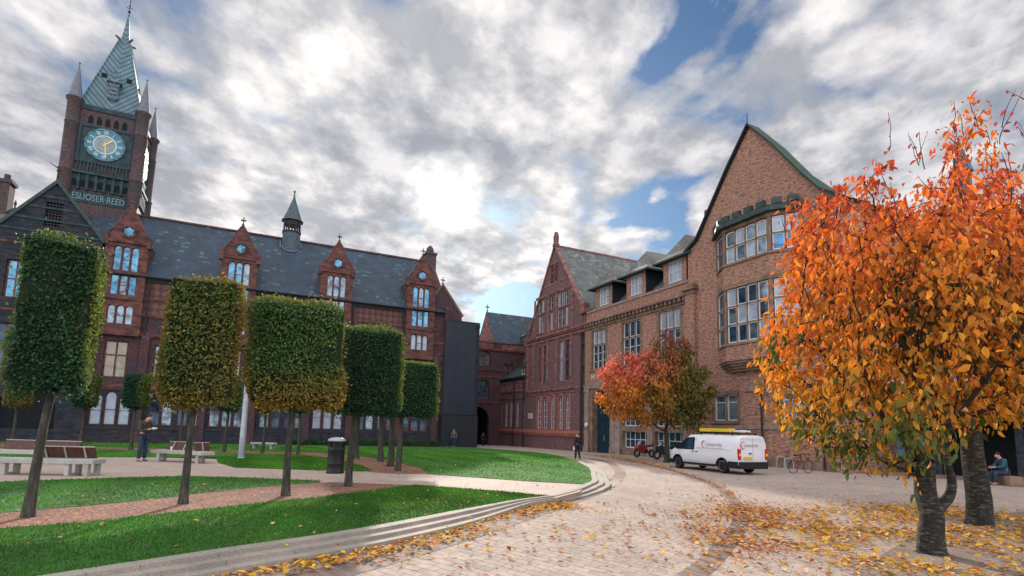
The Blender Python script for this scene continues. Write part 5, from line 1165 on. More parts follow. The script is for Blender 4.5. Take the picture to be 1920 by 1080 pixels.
# small maple-like tree by the building
rng3=np.random.default_rng(15)
def cutC(p): return p[2]>2.3+max(0,-(p[0]+2.2))*.45
a3=np.concatenate([ell(rng3,900,(-1.0,0,4.95),(3.9,2.4,2.7),.45,cutC),ell(rng3,250,(.5,.2,7.0),(1.6,1.2,1.7),.5),ell(rng3,150,(1.6,0,4.3),(1.6,1.5,2.3),.5)],0)
def col_red(P,rng,n,ne):
    u=np.clip((P[:,0]+4.2)/6.0,0,1); h=np.clip((P[:,2]-2.6)/5.9,0,1); rnd=rng.random(n); pn=vn(P,1.3,4)*.5+.5
    pink=mixcol((.60,.12,.09),(.72,.20,.12),rnd); ora=mixcol((.70,.30,.04),(.62,.22,.04),rnd); gr=mixcol((.07,.11,.03),(.24,.19,.035),rnd); dk=mixcol((.13,.025,.035),(.20,.05,.05),rnd)
    k=np.clip((h-.42)*4+.5+(pn-.5)*1.2-u*.5,0,1)[:,None]; c=ora*(1-k)+pink*k
    g=np.clip((u-.42)*2.3+(pn-.5)*1.5-(h-.5)*.7+rng.normal(size=n)*.22,0,1)[:,None]; c=c*(1-g)+gr*g
    d=np.clip((h-.8)*5,0,1)[:,None]*np.clip((u-.45)*4,0,1)[:,None]*.8; c=c*(1-d)+dk*d
    return c*rng.uniform(.6,1.25,n)[:,None]
autumn_tree('autumn_tree',(10.2,35.4,-.03),'small spreading tree in pink, orange and green autumn leaf behind the white van',a3,[(0,0,0),(.02,0,.8),(0,0,1.6),(-.05,0,2.1)],rng3,seg=.30,tip=.012,leaf=.21,per=26,colf=col_red,maxr=.1,trunkr=(.17,.13),aspect=.6)
# ------------------------------------------------------------------ fallen leaves and grass blades
def litter(name,label,pts,sz,cols,rng,zf=pavz,dz=.012):
    pts=np.array(pts); q3=np.concatenate([pts,pts[:,:1]*0],1); keep=rng.random(len(pts))<np.clip(.72+.75*vn(q3,2.4,5)+.3*vn(q3,6.,7),.12,1); pts=pts[keep]; cols=cols[keep]; n=len(pts); P=np.array([(x,y,zf(x,y)+dz) for x,y in pts]); a=rng.uniform(0,6.28,n)
    D_=np.stack([np.cos(a),np.sin(a),rng.uniform(-.05,.45,n)],1); NN=np.stack([rng.normal(size=n)*.25,rng.normal(size=n)*.25,np.ones(n)],1)
    Ln=sz*rng.uniform(.45,1.35,n); P[:,2]+=rng.uniform(0,.02,n)
    o=leafmesh(name,P,D_,NN,Ln,Ln*rng.uniform(.42,.65,n),cols,'litter',None,fold=.2); tag(o,label,'fallen leaves',kind='stuff'); return o
rl=np.random.default_rng(21)
def lcol(n,w): # weights yellow, orange, red-brown, pale
    base=np.array([(.72,.42,.05),(.62,.22,.035),(.36,.09,.04),(.62,.40,.26)]); k=rl.choice(4,n,p=w); return base[k]*rl.uniform(.55,1.15,n)[:,None]
sc_=smoothcurve(step_top,6)
pts=[]
for _ in range(2300):
    i=rl.integers(8,len(sc_)-1); x,y=sc_[i]; u=i/len(sc_); d=abs(rl.normal())*.26*(.35+u)+.62*max(.35,min(1,(14.2-y)/4.2))+.04; a=Vector((.55,.83)); n_=Vector((.85,-.52)); pts.append((x+n_.x*d+rl.normal()*.15,y+n_.y*d+rl.normal()*.15))
litter('fallen_leaves','yellow leaves drifted along the foot of the stone steps',pts,.095,lcol(len(pts),[.55,.3,.05,.1]),rl)
pts=[]
b2s=smoothcurve(band2,8)
for _ in range(1700):
    i=int(rl.beta(2.4,2.2)*(len(b2s)-1)); x,y=b2s[i]; s_=.22 if y>17 else (.9 if y<13.2 else .45); pts.append((x+rl.normal()*s_,y+rl.normal()*s_*.8))
for _ in range(650): pts.append((5.6+rl.normal()*1.5,12.3+rl.normal()*.45))
for _ in range(1500): pts.append((6.2+rl.normal()*.7,13.6+rl.normal()*1.1))
for _ in range(900): pts.append((4.2+rl.normal()*.55,10.0+rl.normal()*1.1))
for _ in range(1800):
    y=rl.uniform(30,46); t_=(y-30)/16; pts.append((8.9-1.4*t_+rl.normal()*.7,y))
litter('fallen_leaves','orange leaves drifted along the curved gutter in the paving',pts,.095,lcol(len(pts),[.2,.5,.22,.08]),rl)
pts=[]
for _ in range(650):
    y=7+rl.random()**1.3*22; pts.append((rl.uniform(-1.5+y*.08,4+y*.62),y))
for _ in range(260):
    a=Vector((.85,-.52)); q=rl.uniform(0,1); pts.append((-1.5+q*4+rl.normal()*.6,7.2+q*4+rl.normal()*.8))
pts=[p for p in pts if inside(*p)<-1.0]
litter('fallen_leaves','single leaves scattered thinly over the pale paving',pts,.10,lcol(len(pts),[.18,.37,.25,.2]),rl)
pts=[]
for _ in range(15000):
    x=rl.uniform(5,17); y=rl.uniform(7.5,17); r_=math.hypot(x-7.43,(y-9.7)); r2=math.hypot(x-11.1,(y-12.97))
    if rl.random()<math.exp(-((min(r_*1.0,r2)-1.9)/1.5)**2)*1.0 and y>8.0+ (x-6)*.0 and not(r_<1.0 and rl.random()<.75): pts.append((x,y))
litter('fallen_leaves','bright yellow leaves carpeting the bed under the two cherry trees',pts,.125,lcol(len(pts),[.72,.2,.03,.05]),rl,zf=lambda x,y:.012)
pts=[(rl.uniform(-9,1.2),rl.uniform(6.5,28)) for _ in range(800)]
litter('fallen_leaves','pale leaves dotted over the bark strip and lawn',pts,.075,lcol(len(pts),[.3,.15,.05,.5]),rl,zf=lambda x,y:lz(x,y)+.01)
def inpoly(x,y,P):
    c=False; j=len(P)-1
    for i in range(len(P)):
        if (P[i][1]>y)!=(P[j][1]>y) and x<(P[j][0]-P[i][0])*(y-P[i][1])/(P[j][1]-P[i][1])+P[i][0]: c=not c
        j=i
    return c
lawnpoly=[[tuple(v.co[:2]) for v in o.data.vertices] for o in COL.objects if o.name.startswith('lawn')]
def blades(label,idx,n,h,ymax,ymin=4.5,k_=1.):
    rg=np.random.default_rng(31+idx); P=lawnpoly[idx]; xs=[p[0] for p in P]; ys=[p[1] for p in P]; pts=[]
    # boundary rebuilt from the mesh outline
    o=[q for q in COL.objects if q.name.startswith('lawn')][idx]; me=o.data; tris=[[tuple(me.vertices[v].co) for v in p.vertices] for p in me.polygons if p.normal.z>.5]
    ar=np.array([abs((t[1][0]-t[0][0])*(t[2][1]-t[0][1])-(t[2][0]-t[0][0])*(t[1][1]-t[0][1]))/2 for t in tris]); k=rg.choice(len(tris),n,p=ar/ar.sum()); T_=np.array([t[:3] for t in tris])[k]
    u=rg.random(n);v=rg.random(n); m=u+v>1; u[m]=1-u[m]; v[m]=1-v[m]; Pp=T_[:,0]+(T_[:,1]-T_[:,0])*u[:,None]+(T_[:,2]-T_[:,0])*v[:,None]
    keep=(Pp[:,1]<ymax)&(Pp[:,1]>ymin)&(np.abs(Pp[:,0])<Pp[:,1]*1.05+1); Pp=Pp[keep]; n=len(Pp)
    a=rg.uniform(0,6.28,n); d=np.stack([np.cos(a),np.sin(a),np.zeros(n)],1); hh=h*rg.uniform(.5,1.4,n)[:,None]; wdt=.004+.0006*Pp[:,1:2]
    V=np.stack([Pp-d*wdt,Pp+d*wdt,Pp+np.array([0,0,1])*hh+rg.normal(size=(n,3))*.012],1).reshape(-1,3); F=np.arange(n*3).reshape(-1,3)
    cc=k_*mixcol((.03,.165,.012),(.13,.35,.03),rg.random(n))*(1+.15*np.sin(Pp[:,0]*2.6+Pp[:,1]*1.2)+.32*vn(Pp,.9,idx)+.2*vn(Pp,3.1,idx+3))[:,None]; cc[:,0]*=1+.5*np.clip(vn(Pp,1.6,idx+9),0,1); o=quadmesh('grass',V,F,'leaf',None,np.repeat(cc,3,0)); tag(o,label,'grass',kind='stuff')
blades('short mown grass on the front lawn above the steps',0,170000,.028,16,k_=.68)
blades('short mown grass between the path and the bark strip',1,90000,.028,17,k_=.75)
blades('short mown grass on the small lawn around the lamp column',2,40000,.035,40,16,k_=.8)
blades('short mown grass on the big rear lawn',3,170000,.035,45,16,k_=.95)
# ------------------------------------------------------------------ van
def applymods(o):
    bpy.context.view_layer.update(); me=bpy.data.meshes.new_from_object(o.evaluated_get(bpy.context.evaluated_depsgraph_get())); o.modifiers.clear(); old=o.data; o.data=me; bpy.data.meshes.remove(old)
V=empty('parked_van',(10.91,29.12,0.01),R(113),'white panel van with yellow case on its roof rack, parked by the brick building','van')
def vside(z): return .955 if z<1.0 else .955-(z-1.0)*.16
def vanbody():
    st=[(-2.62,1.84,.93,.30),(-2.55,1.90,.955,.27),(-1.2,1.92,.955,.27),(.2,1.92,.955,.27),(.95,1.88,.955,.27),(1.35,1.62,.955,.27),(1.82,1.22,.95,.27),(2.1,1.13,.93,.27),(2.4,1.02,.88,.26),(2.56,.86,.80,.26),(2.63,.62,.72,.30)]
    v=[];f=[]
    for x,zt,w_,zb in st:
        zs=[zb,.45,.75,1.0,max(1.01,min(1.45,zt-.2)) if zt>1.25 else zt-.12*(zt>.9)-.02]
        if zt<1.05: zs=[zb,zb+(zt-zb)*.3,zb+(zt-zb)*.55,zb+(zt-zb)*.75,zb+(zt-zb)*.9]
        ring=[(x,w_*.93,zs[0]),(x,w_,zs[1]),(x,w_,zs[2]),(x,w_*.995,zs[3]),(x,min(w_,vside(zs[4]))*.99,zs[4])]
        k=min(w_,vside(zt)); ring+=[(x,k-.03,zt-.10),(x,k-.11,zt-.025),(x,k*.5,zt+.0)]
        half=ring; full=half+[(p[0],-p[1],p[2]) for p in reversed(half)]
        v.append(full)
    n=len(v[0]); vv=[p for r_ in v for p in r_]
    for i in range(len(v)-1):
        for j in range(n): k=(j+1)%n; f.append((i*n+j,i*n+k,(i+1)*n+k,(i+1)*n+j))
    f.append(tuple(range(n-1,-1,-1))); f.append(tuple((len(v)-1)*n+j for j in range(n)))
    me=bpy.data.meshes.new('body'); me.from_pydata(vv,[],f); me.materials.append(M['vanwhite']); me.materials.append(M['void'])
    o=bpy.data.objects.new('body',me); COL.objects.link(o); o.parent=V
    bm=bmesh.new(); bm.from_mesh(me); bmesh.ops.recalc_face_normals(bm,faces=bm.faces); bm.to_mesh(me); bm.free()
    for ax in (-1.55,1.72):
        for s in (-1,1):
            c=MB(); c.tube((ax,s*.62,.36),(ax,s*1.2,.36),.40,.40,28); co=c.build('cutter','void',merge=True); bm=bmesh.new(); bm.from_mesh(co.data); bmesh.ops.recalc_face_normals(bm,faces=bm.faces); bm.to_mesh(co.data); bm.free()
            co.matrix_world=V.matrix_basis; m=o.modifiers.new('b','BOOLEAN'); m.object=co; m.operation='DIFFERENCE'; m.solver='EXACT'; applymods(o); bpy.data.objects.remove(co)
    for p in o.data.polygons: p.use_smooth=True
    o.data.set_sharp_from_angle(angle=R(35)); return o
vanbody()
def sidepoly(b,pts,s=1,d=.006):
    q=[(x,s*(vside(z)+d),z) for x,z in pts]; b.poly(q if s>0 else q[::-1])
for s in (1,-1):
    b=MB(); sidepoly(b,[(.42,1.07),(1.78,1.07),(1.70,1.2),(1.30,1.55),(1.0,1.72),(.46,1.74)],s,.005); b.build('door_glass','black',V)
    b=MB(); sidepoly(b,[(.52,1.12),(1.60,1.12),(1.55,1.22),(1.22,1.53),(.98,1.67),(.55,1.68)],s,.009); b.build('side_window','glass_dark',V)
    b=MB()
    for x0,z0,x1,z1 in ((.36,.42,.36,1.8),(-.55,.42,-.55,1.78),(1.45,.75,1.80,1.1),(-2.25,.6,-.6,.6),(-2.2,1.16,.3,1.16)):
        p0=Vector((x0,s*(vside(z0)+.001),z0)); p1=Vector((x1,s*(vside(z1)+.001),z1)); b.tube(p0,p1,.006,.006,4)
    b.build('panel_gap','greytext',V)
    b=MB()
    for x in (.22,.50): b.box(x-.08,x+.08,s*.955,s*.985,.97,1.01)
    b.build('door_handle','black',V)
    b=MB(); b.box(-1.1,1.28,s*.93,s*.985,.30,.40); b.box(-2.60,-1.97,s*.85,s*.985,.30,.62) ; b.box(2.13,2.60,s*.70,s*.93,.28,.5); b.build('side_moulding','black',V,bevel=.01)
    b=MB(); b.tube((1.55,s*.97,1.12),(1.55,s*1.1,1.15),.03,.03,6); b.box(1.48,1.60,s*1.05,s*1.2,1.08,1.32); b.build('wing_mirror','black',V,bevel=.02)
    # wheel arch lips
    b=MB()
    for ax in (-1.55,1.72):
        P=[(ax+.405*math.cos(a),s*.955,.36+.405*math.sin(a)) for a in [math.pi*i/14 for i in range(15)]]
        for p,q in zip(P,P[1:]): b.tube(p,q,.022,.022,5)
    b.build('arch_lip','black',V)
    for ax in (-1.55,1.72):
        o=MB(); o.lathe([(.20,-.11),(.30,-.115),(.335,-.08),(.34,0),(.335,.08),(.30,.115),(.20,.11)],(0,0),28); wv=MB(); wv.v=[(ax+x,s*.83+z*1.,.34+y) for x,y,z in o.v]; wv.f=o.f; wv.m=o.m; w_=wv.build('wheel','rubber',V,smooth=True)
        o=MB(); o.lathe([(.0,.07),(.06,.08),(.08,.05),(.13,.045),(.205,.10),(.225,.118),(.23,.10)],(0,0),24); 
        for k in range(10):
            a=2*math.pi*k/10; o.box(.15*math.cos(a)-.018,.15*math.cos(a)+.018,.15*math.sin(a)-.018,.15*math.sin(a)+.018,.05,.085)
        wv=MB(); wv.v=[(ax+x,s*(.83+z),.34+y) for x,y,z in o.v]; wv.f=o.f; wv.m=o.m; wv.build('rim','rim',w_)
b=MB(); b.poly([(1.02,.72,1.865),(1.02,-.72,1.865),(1.80,-.82,1.255),(1.80,.82,1.255)]); b.build('windscreen','glass_dark',V)
b=MB(); b.box(-2.70,-2.55,-.93,.93,.28,.62); b.box(2.50,2.67,-.74,.74,.28,.52); b.build('bumper','black',V,bevel=.03)
b=MB(); b.box(-2.632,-2.62,-.006,.006,.62,1.8); b.box(-2.632,-2.62,-.8,.8,1.70,1.71); b.build('rear_door_gap','greytext',V)
for s in (1,-1):
    b=MB(); b.box(-2.66,-2.55,s*.80,s*.945,.72,1.25); l_=b.build('tail_lamp','lamp_red',V,bevel=.02); b=MB(); b.box(-2.668,-2.60,s*.815,s*.93,.90,1.02); b.build('indicator','yellow',l_)
    b=MB(); b.box(2.36,2.58,s*.55,s*.84,.72,.92); b.build('headlamp','rim',V,bevel=.03)
b=MB(); b.box(-2.645,-2.625,.08,.60,.72,.86); b.build('number_plate','plate',V)
b=MB(); b.box(-2.66,-2.62,.1,.26,1.0,1.05); b.build('door_handle','black',V)
text('consortia','lettering','greytext',V,(-.95,vside(1.38)+.012,1.40),(R(90-9),0,R(180)),.30,.002)
text('consortia','lettering','greytext',V,(-2.636,.10,1.42),(R(90),0,R(-90)),.25,.002)
for loc,ax in (((-.28,vside(1.4)+.014,1.40),0),((-2.64,.62,1.42),1)):
    b=MB(); pts=[]
    for k in range(12):
        a=R(60+k*22); r_=.17; pts.append((r_*math.cos(a),r_*math.sin(a)))
    for k,(p,q) in enumerate(zip(pts,pts[1:])):
        f_=.028*math.sin(math.pi*(k+.5)/11)+.006
        if ax==0: b.tube((loc[0]-p[0],loc[1],loc[2]+p[1]),(loc[0]-q[0],loc[1],loc[2]+q[1]),f_,f_,4)
        else: b.tube((loc[0],loc[1]-p[0],loc[2]+p[1]),(loc[0],loc[1]-q[0],loc[2]+q[1]),f_,f_,4)
    b.build('swoosh','redtext',V)
b=MB(); b.box(-1.7,.25,vside(1.2)+.002,vside(1.2)+.006,1.20,1.215); b.box(-1.5,.1,vside(1.1)+.004,vside(1.1)+.008,1.04,1.055); b.build('trim_line','greytext',V)
b=MB()
for x in (-2.1,-1.0,.1): b.box(x-.03,x+.03,-.8,.8,1.97,2.01); b.box(x-.03,x+.03,-.78,-.72,1.90,1.97); b.box(x-.03,x+.03,.72,.78,1.90,1.97)
b.box(-2.4,.4,.74,.78,2.01,2.05); b.build('roof_rack','black',V)
b=MB(); b.box(-1.75,.35,.28,.62,2.055,2.22); b.box(-1.8,-1.75,.26,.64,2.05,2.23); b.box(-.5,-.46,.27,.63,2.05,2.228); o=b.build('roof_case','yellow',None,bevel=.01); o.location=V.location; o.rotation_euler=V.rotation_euler; tag(o,'long yellow case strapped on the roof rack of the white van','case')
b=MB(); b.box(-2.35,-1.95,.1,.5,2.052,2.16); b.tube((-2.3,-.2,2.1),(-1.2,-.25,2.1),.05,.05,8); o=b.build('roof_load','white',None,bevel=.02); o.location=V.location; o.rotation_euler=V.rotation_euler; tag(o,'small pale bundle at the rear of the van roof rack','bundle')
# ------------------------------------------------------------------ two-wheelers
def torus(b,c,Rr_,r_,axis='y',n=20,m=5):
    for i in range(n):
        a=2*math.pi*i/n;a2=2*math.pi*(i+1)/n
        b.tube((c[0]+Rr_*math.cos(a),c[1],c[2]+Rr_*math.sin(a)),(c[0]+Rr_*math.cos(a2),c[1],c[2]+Rr_*math.sin(a2)),r_,r_,m,cap=False)
def bicycle(loc,rz,label,fm):
    t=empty('bicycle',loc,rz,label,'bicycle')
    for x in (-.52,.52):
        b=MB(); torus(b,(x,0,.34),.33,.018,n=24); w_=b.build('wheel','rubber',t); b=MB()
        for k in range(12): a=math.pi*2*k/12; b.tube((x,0,.34),(x+.32*math.cos(a),0,.34+.32*math.sin(a)),.004,.004,3,cap=False)
        torus(b,(x,0,.34),.31,.008,n=20,m=3); b.build('spokes','rim',w_)
    b=MB(); bb=(-.08,0,.30); st=(-.22,0,.78); hd=(.36,0,.80); hb=(.40,0,.62)
    for p,q in ((bb,st),(st,hd),(bb,hb),(bb,(-.52,0,.34)),(st,(-.52,0,.34)),(hd,hb),(hb,(.52,0,.34))): b.tube(p,q,.018,.018,7)
    b.build('frame',fm,t); b=MB(); b.tube(st,(-.25,0,.90),.014,.014,6); b.build('seat_post','rim',t)
    b=MB(); b.prism([(-.42,.90),(-.12,.91),(-.10,.94),(-.42,.97)],-.07,.07); b.build('saddle','black',t,bevel=.01)
    b=MB(); b.tube(hd,(.34,0,.96),.014,.014,6); b.tube((.36,-.28,.98),(.36,.28,.98),.013,.013,6); b.tube((.36,-.28,.98),(.26,-.30,.98),.016,.016,6); b.tube((.36,.28,.98),(.26,.30,.98),.016,.016,6); b.build('handlebar','black',t)
    b=MB(); torus(b,(-.08,.04,.30),.09,.008,n=12,m=4); b.tube((-.08,.05,.30),(.06,.07,.22),.01,.01,5); b.tube((-.08,-.05,.30),(-.22,-.07,.38),.01,.01,5); b.build('crank','rim',t)
    b=MB(); b.prism([(-.75,.44),(-.52,.73),(-.3,.70),(-.52,.70)],-.03,.03); b.build('mudguard','pipe',t)
bicycle((15.3,28.65,.012),R(20),'bicycle with red frame parked at the hoops against the mottled brick wall','redpaint')
for k,(x,y) in enumerate(((14.45,28.2),(15.0,30.1))):
    b=MB(); b.path(smoothcurve([(0,-.35,0),(0,-.35,.5),(0,-.28,.75),(0,0,.8),(0,.28,.75),(0,.35,.5),(0,.35,0)],3),.025,8); o=b.build('cycle_stand','galv'); o.location=(x,y,0); o.rotation_euler=(0,0,R(-64)); tag(o,['plain steel cycle hoop nearer the van','steel cycle hoop behind the parked bicycle'][k],'cycle stand')
def motorbike(loc,rz,label,pm,topbox):
    t=empty('motorbike',loc,rz,label,'motorbike')
    for x in (-.68,.72):
        b=MB(); torus(b,(x,0,.31),.245,.065,n=22,m=8); w_=b.build('wheel','rubber',t,smooth=True); b=MB(); b.tube((x,-.03,.31),(x,.03,.31),.09,.09,10)
        for k in range(5): a=2*math.pi*k/5; b.tube((x,0,.31),(x+.2*math.cos(a),0,.31+.2*math.sin(a)),.018,.014,5)
        b.build('rim','rim',w_)
    b=MB(); b.tube((.72,.09,.31),(.48,.09,.86),.025,.025,7); b.tube((.72,-.09,.31),(.48,-.09,.86),.025,.025,7); b.build('fork','rim',t)
    b=MB(); b.lathe([(.0,-.32),(.16,-.26),(.22,-.05),(.2,.15),(.1,.3),(0,.34)],(0,0),10); v=[(z*1.0+.08,x*.75,y*.75+.78) for x,y,z in b.v]; b.v=v; b.build('tank',pm,t,smooth=True)
    b=MB(); b.prism([(.30,.95),(.74,.92),(.80,.70),(.55,.42),(.25,.36),(.0,.5),(.1,.7)],-.17,.17); b.build('fairing',pm,t,bevel=.05)
    b=MB(); b.prism([(.42,.96),(.62,.96),(.44,1.24),(.38,1.22)],-.13,.13); b.build('windshield','glass_pale',t,bevel=.01)
    b=MB(); b.prism([(-.25,.34),(.3,.34),(.28,.62),(-.2,.64)],-.15,.15); b.tube((-.1,-.18,.3),(-.75,-.2,.42),.05,.065,8); b.tube((-.1,0,.4),(-.68,0,.31),.04,.03,6); b.build('engine','black',t,bevel=.03)
    b=MB(); b.prism([(-.75,.86),(-.35,.80),(-.1,.76),(.0,.82),(-.3,.90),(-.7,.97),(-.85,.95)],-.13,.13); b.build('seat','black',t,bevel=.03)
    b=MB(); b.tube((.40,-.33,1.0),(.45,0,.98),.018,.018,6); b.tube((.40,.33,1.0),(.45,0,.98),.018,.018,6); b.tube((.38,-.33,1.0),(.42,-.36,1.14),.008,.008,4); b.box(.38,.42,-.42,-.30,1.12,1.19); b.box(.38,.42,.30,.42,1.12,1.19); b.build('handlebar','black',t)
    if topbox: b=MB(); b.box(-1.05,-.68,-.2,.2,.97,1.28); b.build('top_box',pm,t,bevel=.05)
motorbike((10.3,41.6,.01),R(205),'red motorbike with pale windshield parked in front of the ground floor windows','redpaint',False)
motorbike((11.2,38.9,.01),R(190),'black scooter with a top box parked between the autumn tree and the van','black',True)
# ------------------------------------------------------------------ litter bin, lamp column, benches
g0=lz(-5.96,18.74)
Bn=empty('litter_bin',(-5.96,18.74,g0),0,'round black litter bin with grey domed lid beside the paved path','litter bin')
b=MB(); b.lathe([(.29,0),(.30,.04),(.275,.07),(.275,.30),(.285,.32),(.275,.34),(.275,.78),(.285,.8),(.275,.82),(.275,.90)],(0,0),24); b.build('body','black',Bn,smooth=True)
b=MB()
for a in range(4): an=R(45+90*a); b.box(.25*math.cos(an)-.04,.25*math.cos(an)+.04,.25*math.sin(an)-.04,.25*math.sin(an)+.04,.895,1.09)
b.lathe([(.22,.89),(.22,1.09)],(0,0),20); b.build('aperture','black',Bn)
b=MB(); b.lathe([(.30,1.08),(.31,1.11),(.29,1.15),(.18,1.20),(0,1.22)],(0,0),24); b.build('lid','galv',Bn,smooth=True)
g0=lz(-12.67,25.77); Lp=empty('lamp_column',(-12.67,25.77,g0),0,'tall tapered pale grey lamp column standing on the small lawn','lamp post')
b=MB(); b.lathe([(.20,0),(.17,.05),(.14,.08),(.135,1.4),(.13,1.42),(.105,6.9)],(0,0),20); b.build('column','galv',Lp,smooth=True)
b=MB(); b.lathe([(.11,6.88),(.125,6.9),(.125,7.15),(.10,7.2),(.0,7.28)],(0,0),20); b.build('cap','galv',Lp,smooth=True)
b=MB(); b.box(-.05,.05,-.145,-.11,.5,.95); b.build('access_door','galv',Lp)
def slab(b,line,w_,z0,z1,zf):
    n=len(line); L=[];Rr=[]
    for i,p in enumerate(line):
        a=Vector(line[max(i-1,0)]);c=Vector(line[min(i+1,n-1)]);t=(c-a).normalized(); nn=Vector((-t.y,t.x)); q=Vector(p); L.append(q+nn*w_/2); Rr.append(q-nn*w_/2)
    for i in range(n-1):
        a,b2,c,d=L[i],L[i+1],Rr[i+1],Rr[i]
        b.poly([(v.x,v.y,z1) for v in (a,d,c,b2)]); b.poly([(v.x,v.y,z0) for v in (a,b2,c,d)])
        b.poly([(a.x,a.y,z0),(a.x,a.y,z1),(b2.x,b2.y,z1),(b2.x,b2.y,z0)]); b.poly([(d.x,d.y,z0),(c.x,c.y,z0),(c.x,c.y,z1),(d.x,d.y,z1)])
    for P,Q in ((L[0],Rr[0]),(Rr[-1],L[-1])): b.poly([(P.x,P.y,z0),(Q.x,Q.y,z0),(Q.x,Q.y,z1),(P.x,P.y,z1)])
def bench(label,loc,line,legs,backs,depth=.6):
    g0=lz(loc[0],loc[1]); t=empty('park_bench',(loc[0],loc[1],g0),0,label,'bench','curved stone benches with timber backs')
    b=MB(); slab(b,smoothcurve(line,5),depth,.33,.46,0); b.build('seat','bench',t,bevel=.012)
    for x,y in legs:
        b=MB(); b.box(x-.06,x+.06,y-.25,y-.13,0,.33); b.box(x-.06,x+.06,y+.13,y+.25,0,.33); b.box(x-.06,x+.06,y-.13,y+.13,.0,.06); b.build('leg','bench',t,bevel=.008)
    for (x0,y0,x1,y1,lean,ns) in backs:
        d=Vector((x1-x0,y1-y0)); L=d.length; d.normalize(); n=Vector((-d.y,d.x)); b=MB(); z0,z1=.47,.80
        A=[Vector((x0,y0)),Vector((x1,y1))]; o0=n*0; o1=n*lean; th=n*.045
        q=[(A[0]+o0,z0),(A[1]+o0,z0),(A[1]+o1,z1),(A[0]+o1,z1)]; q2=[(p+th,z) for p,z in q]
        f=[(p.x,p.y,z) for p,z in q]; g=[(p.x,p.y,z) for p,z in q2]; b.poly(f); b.poly(g[::-1])
        for i in range(4): j=(i+1)%4; b.poly([f[i],g[i],g[j],f[j]])
        bo=b.build('backrest','wood',t)
        b=MB(); p=A[0]+o1-d*.02; q_=A[1]+o1+d*.02; b.poly([(p.x,p.y,z1+.003),(q_.x,q_.y,z1+.003),(q_.x+th.x,q_.y+th.y,z1+.003),(p.x+th.x,p.y+th.y,z1+.003)]); b.tube((p.x,p.y,z1),(q_.x,q_.y,z1),.016,.016,5); b.build('top_rail','bench',bo)
        for k in range(ns):
            c=A[0]+d*L*(k+.5)/ns; s_=-1 if lean<0 else -1
            b=MB(); b.tube((c.x-n.x*.02,c.y-n.y*.02,z0),(c.x+o1.x-n.x*.02,c.y+o1.y-n.y*.02,z1-.01),.028,.022,6); b.build('strut','bench',bo)
bench('curved pale bench nearest the camera with a dark leaning timber back panel',(-14,15.5),[(-7,.3),(-4,.1),(-1.5,.0),(.6,.05),(2.2,.25)],[(-3.2,.1),(.0-.1,0),(1.55,.15),(2.05,.2)],[(.45,.2,2.0,.38,-.16,3)])
bench('pale bench behind the nearest one with a long plank back, at the left edge',(-18.5,19.8),[(-5,.6),(-2.5,.25),(0,0),(2.6,-.05)],[(-4,.4),(-1.2,.1),(1.9,0)],[(-.1,.2,2.7,.15,.14,0)])
bench('pale bench beside the standing man with a short upright plank back',(-13.4,22.3),[(-1.35,.45),(-.5,.25),(.4,-.05),(1.35,-.5)],[(-1.0,.3),(.95,-.3)],[(-.95,.5,.15,.25,.14,2),(.7,-.25,.95,.35,.1,1)])
bench('small distant pale bench on the far side of the lawn by the brick range',(-17.0,37.6),[(-.8,0),(0,.0),(.8,0)],[(-.6,0),(.6,0)],[])
b=MB(); b.lathe([(.035,0),(.035,.12),(.03,.13),(.038,.135),(.038,.15)],(0,0),10); o=b.build('coffee_cup','paper'); o.location=(-14.0,22.55,lz(-13.4,22.3)+.462); tag(o,'small white cup standing on the bench beside the standing man','cup')
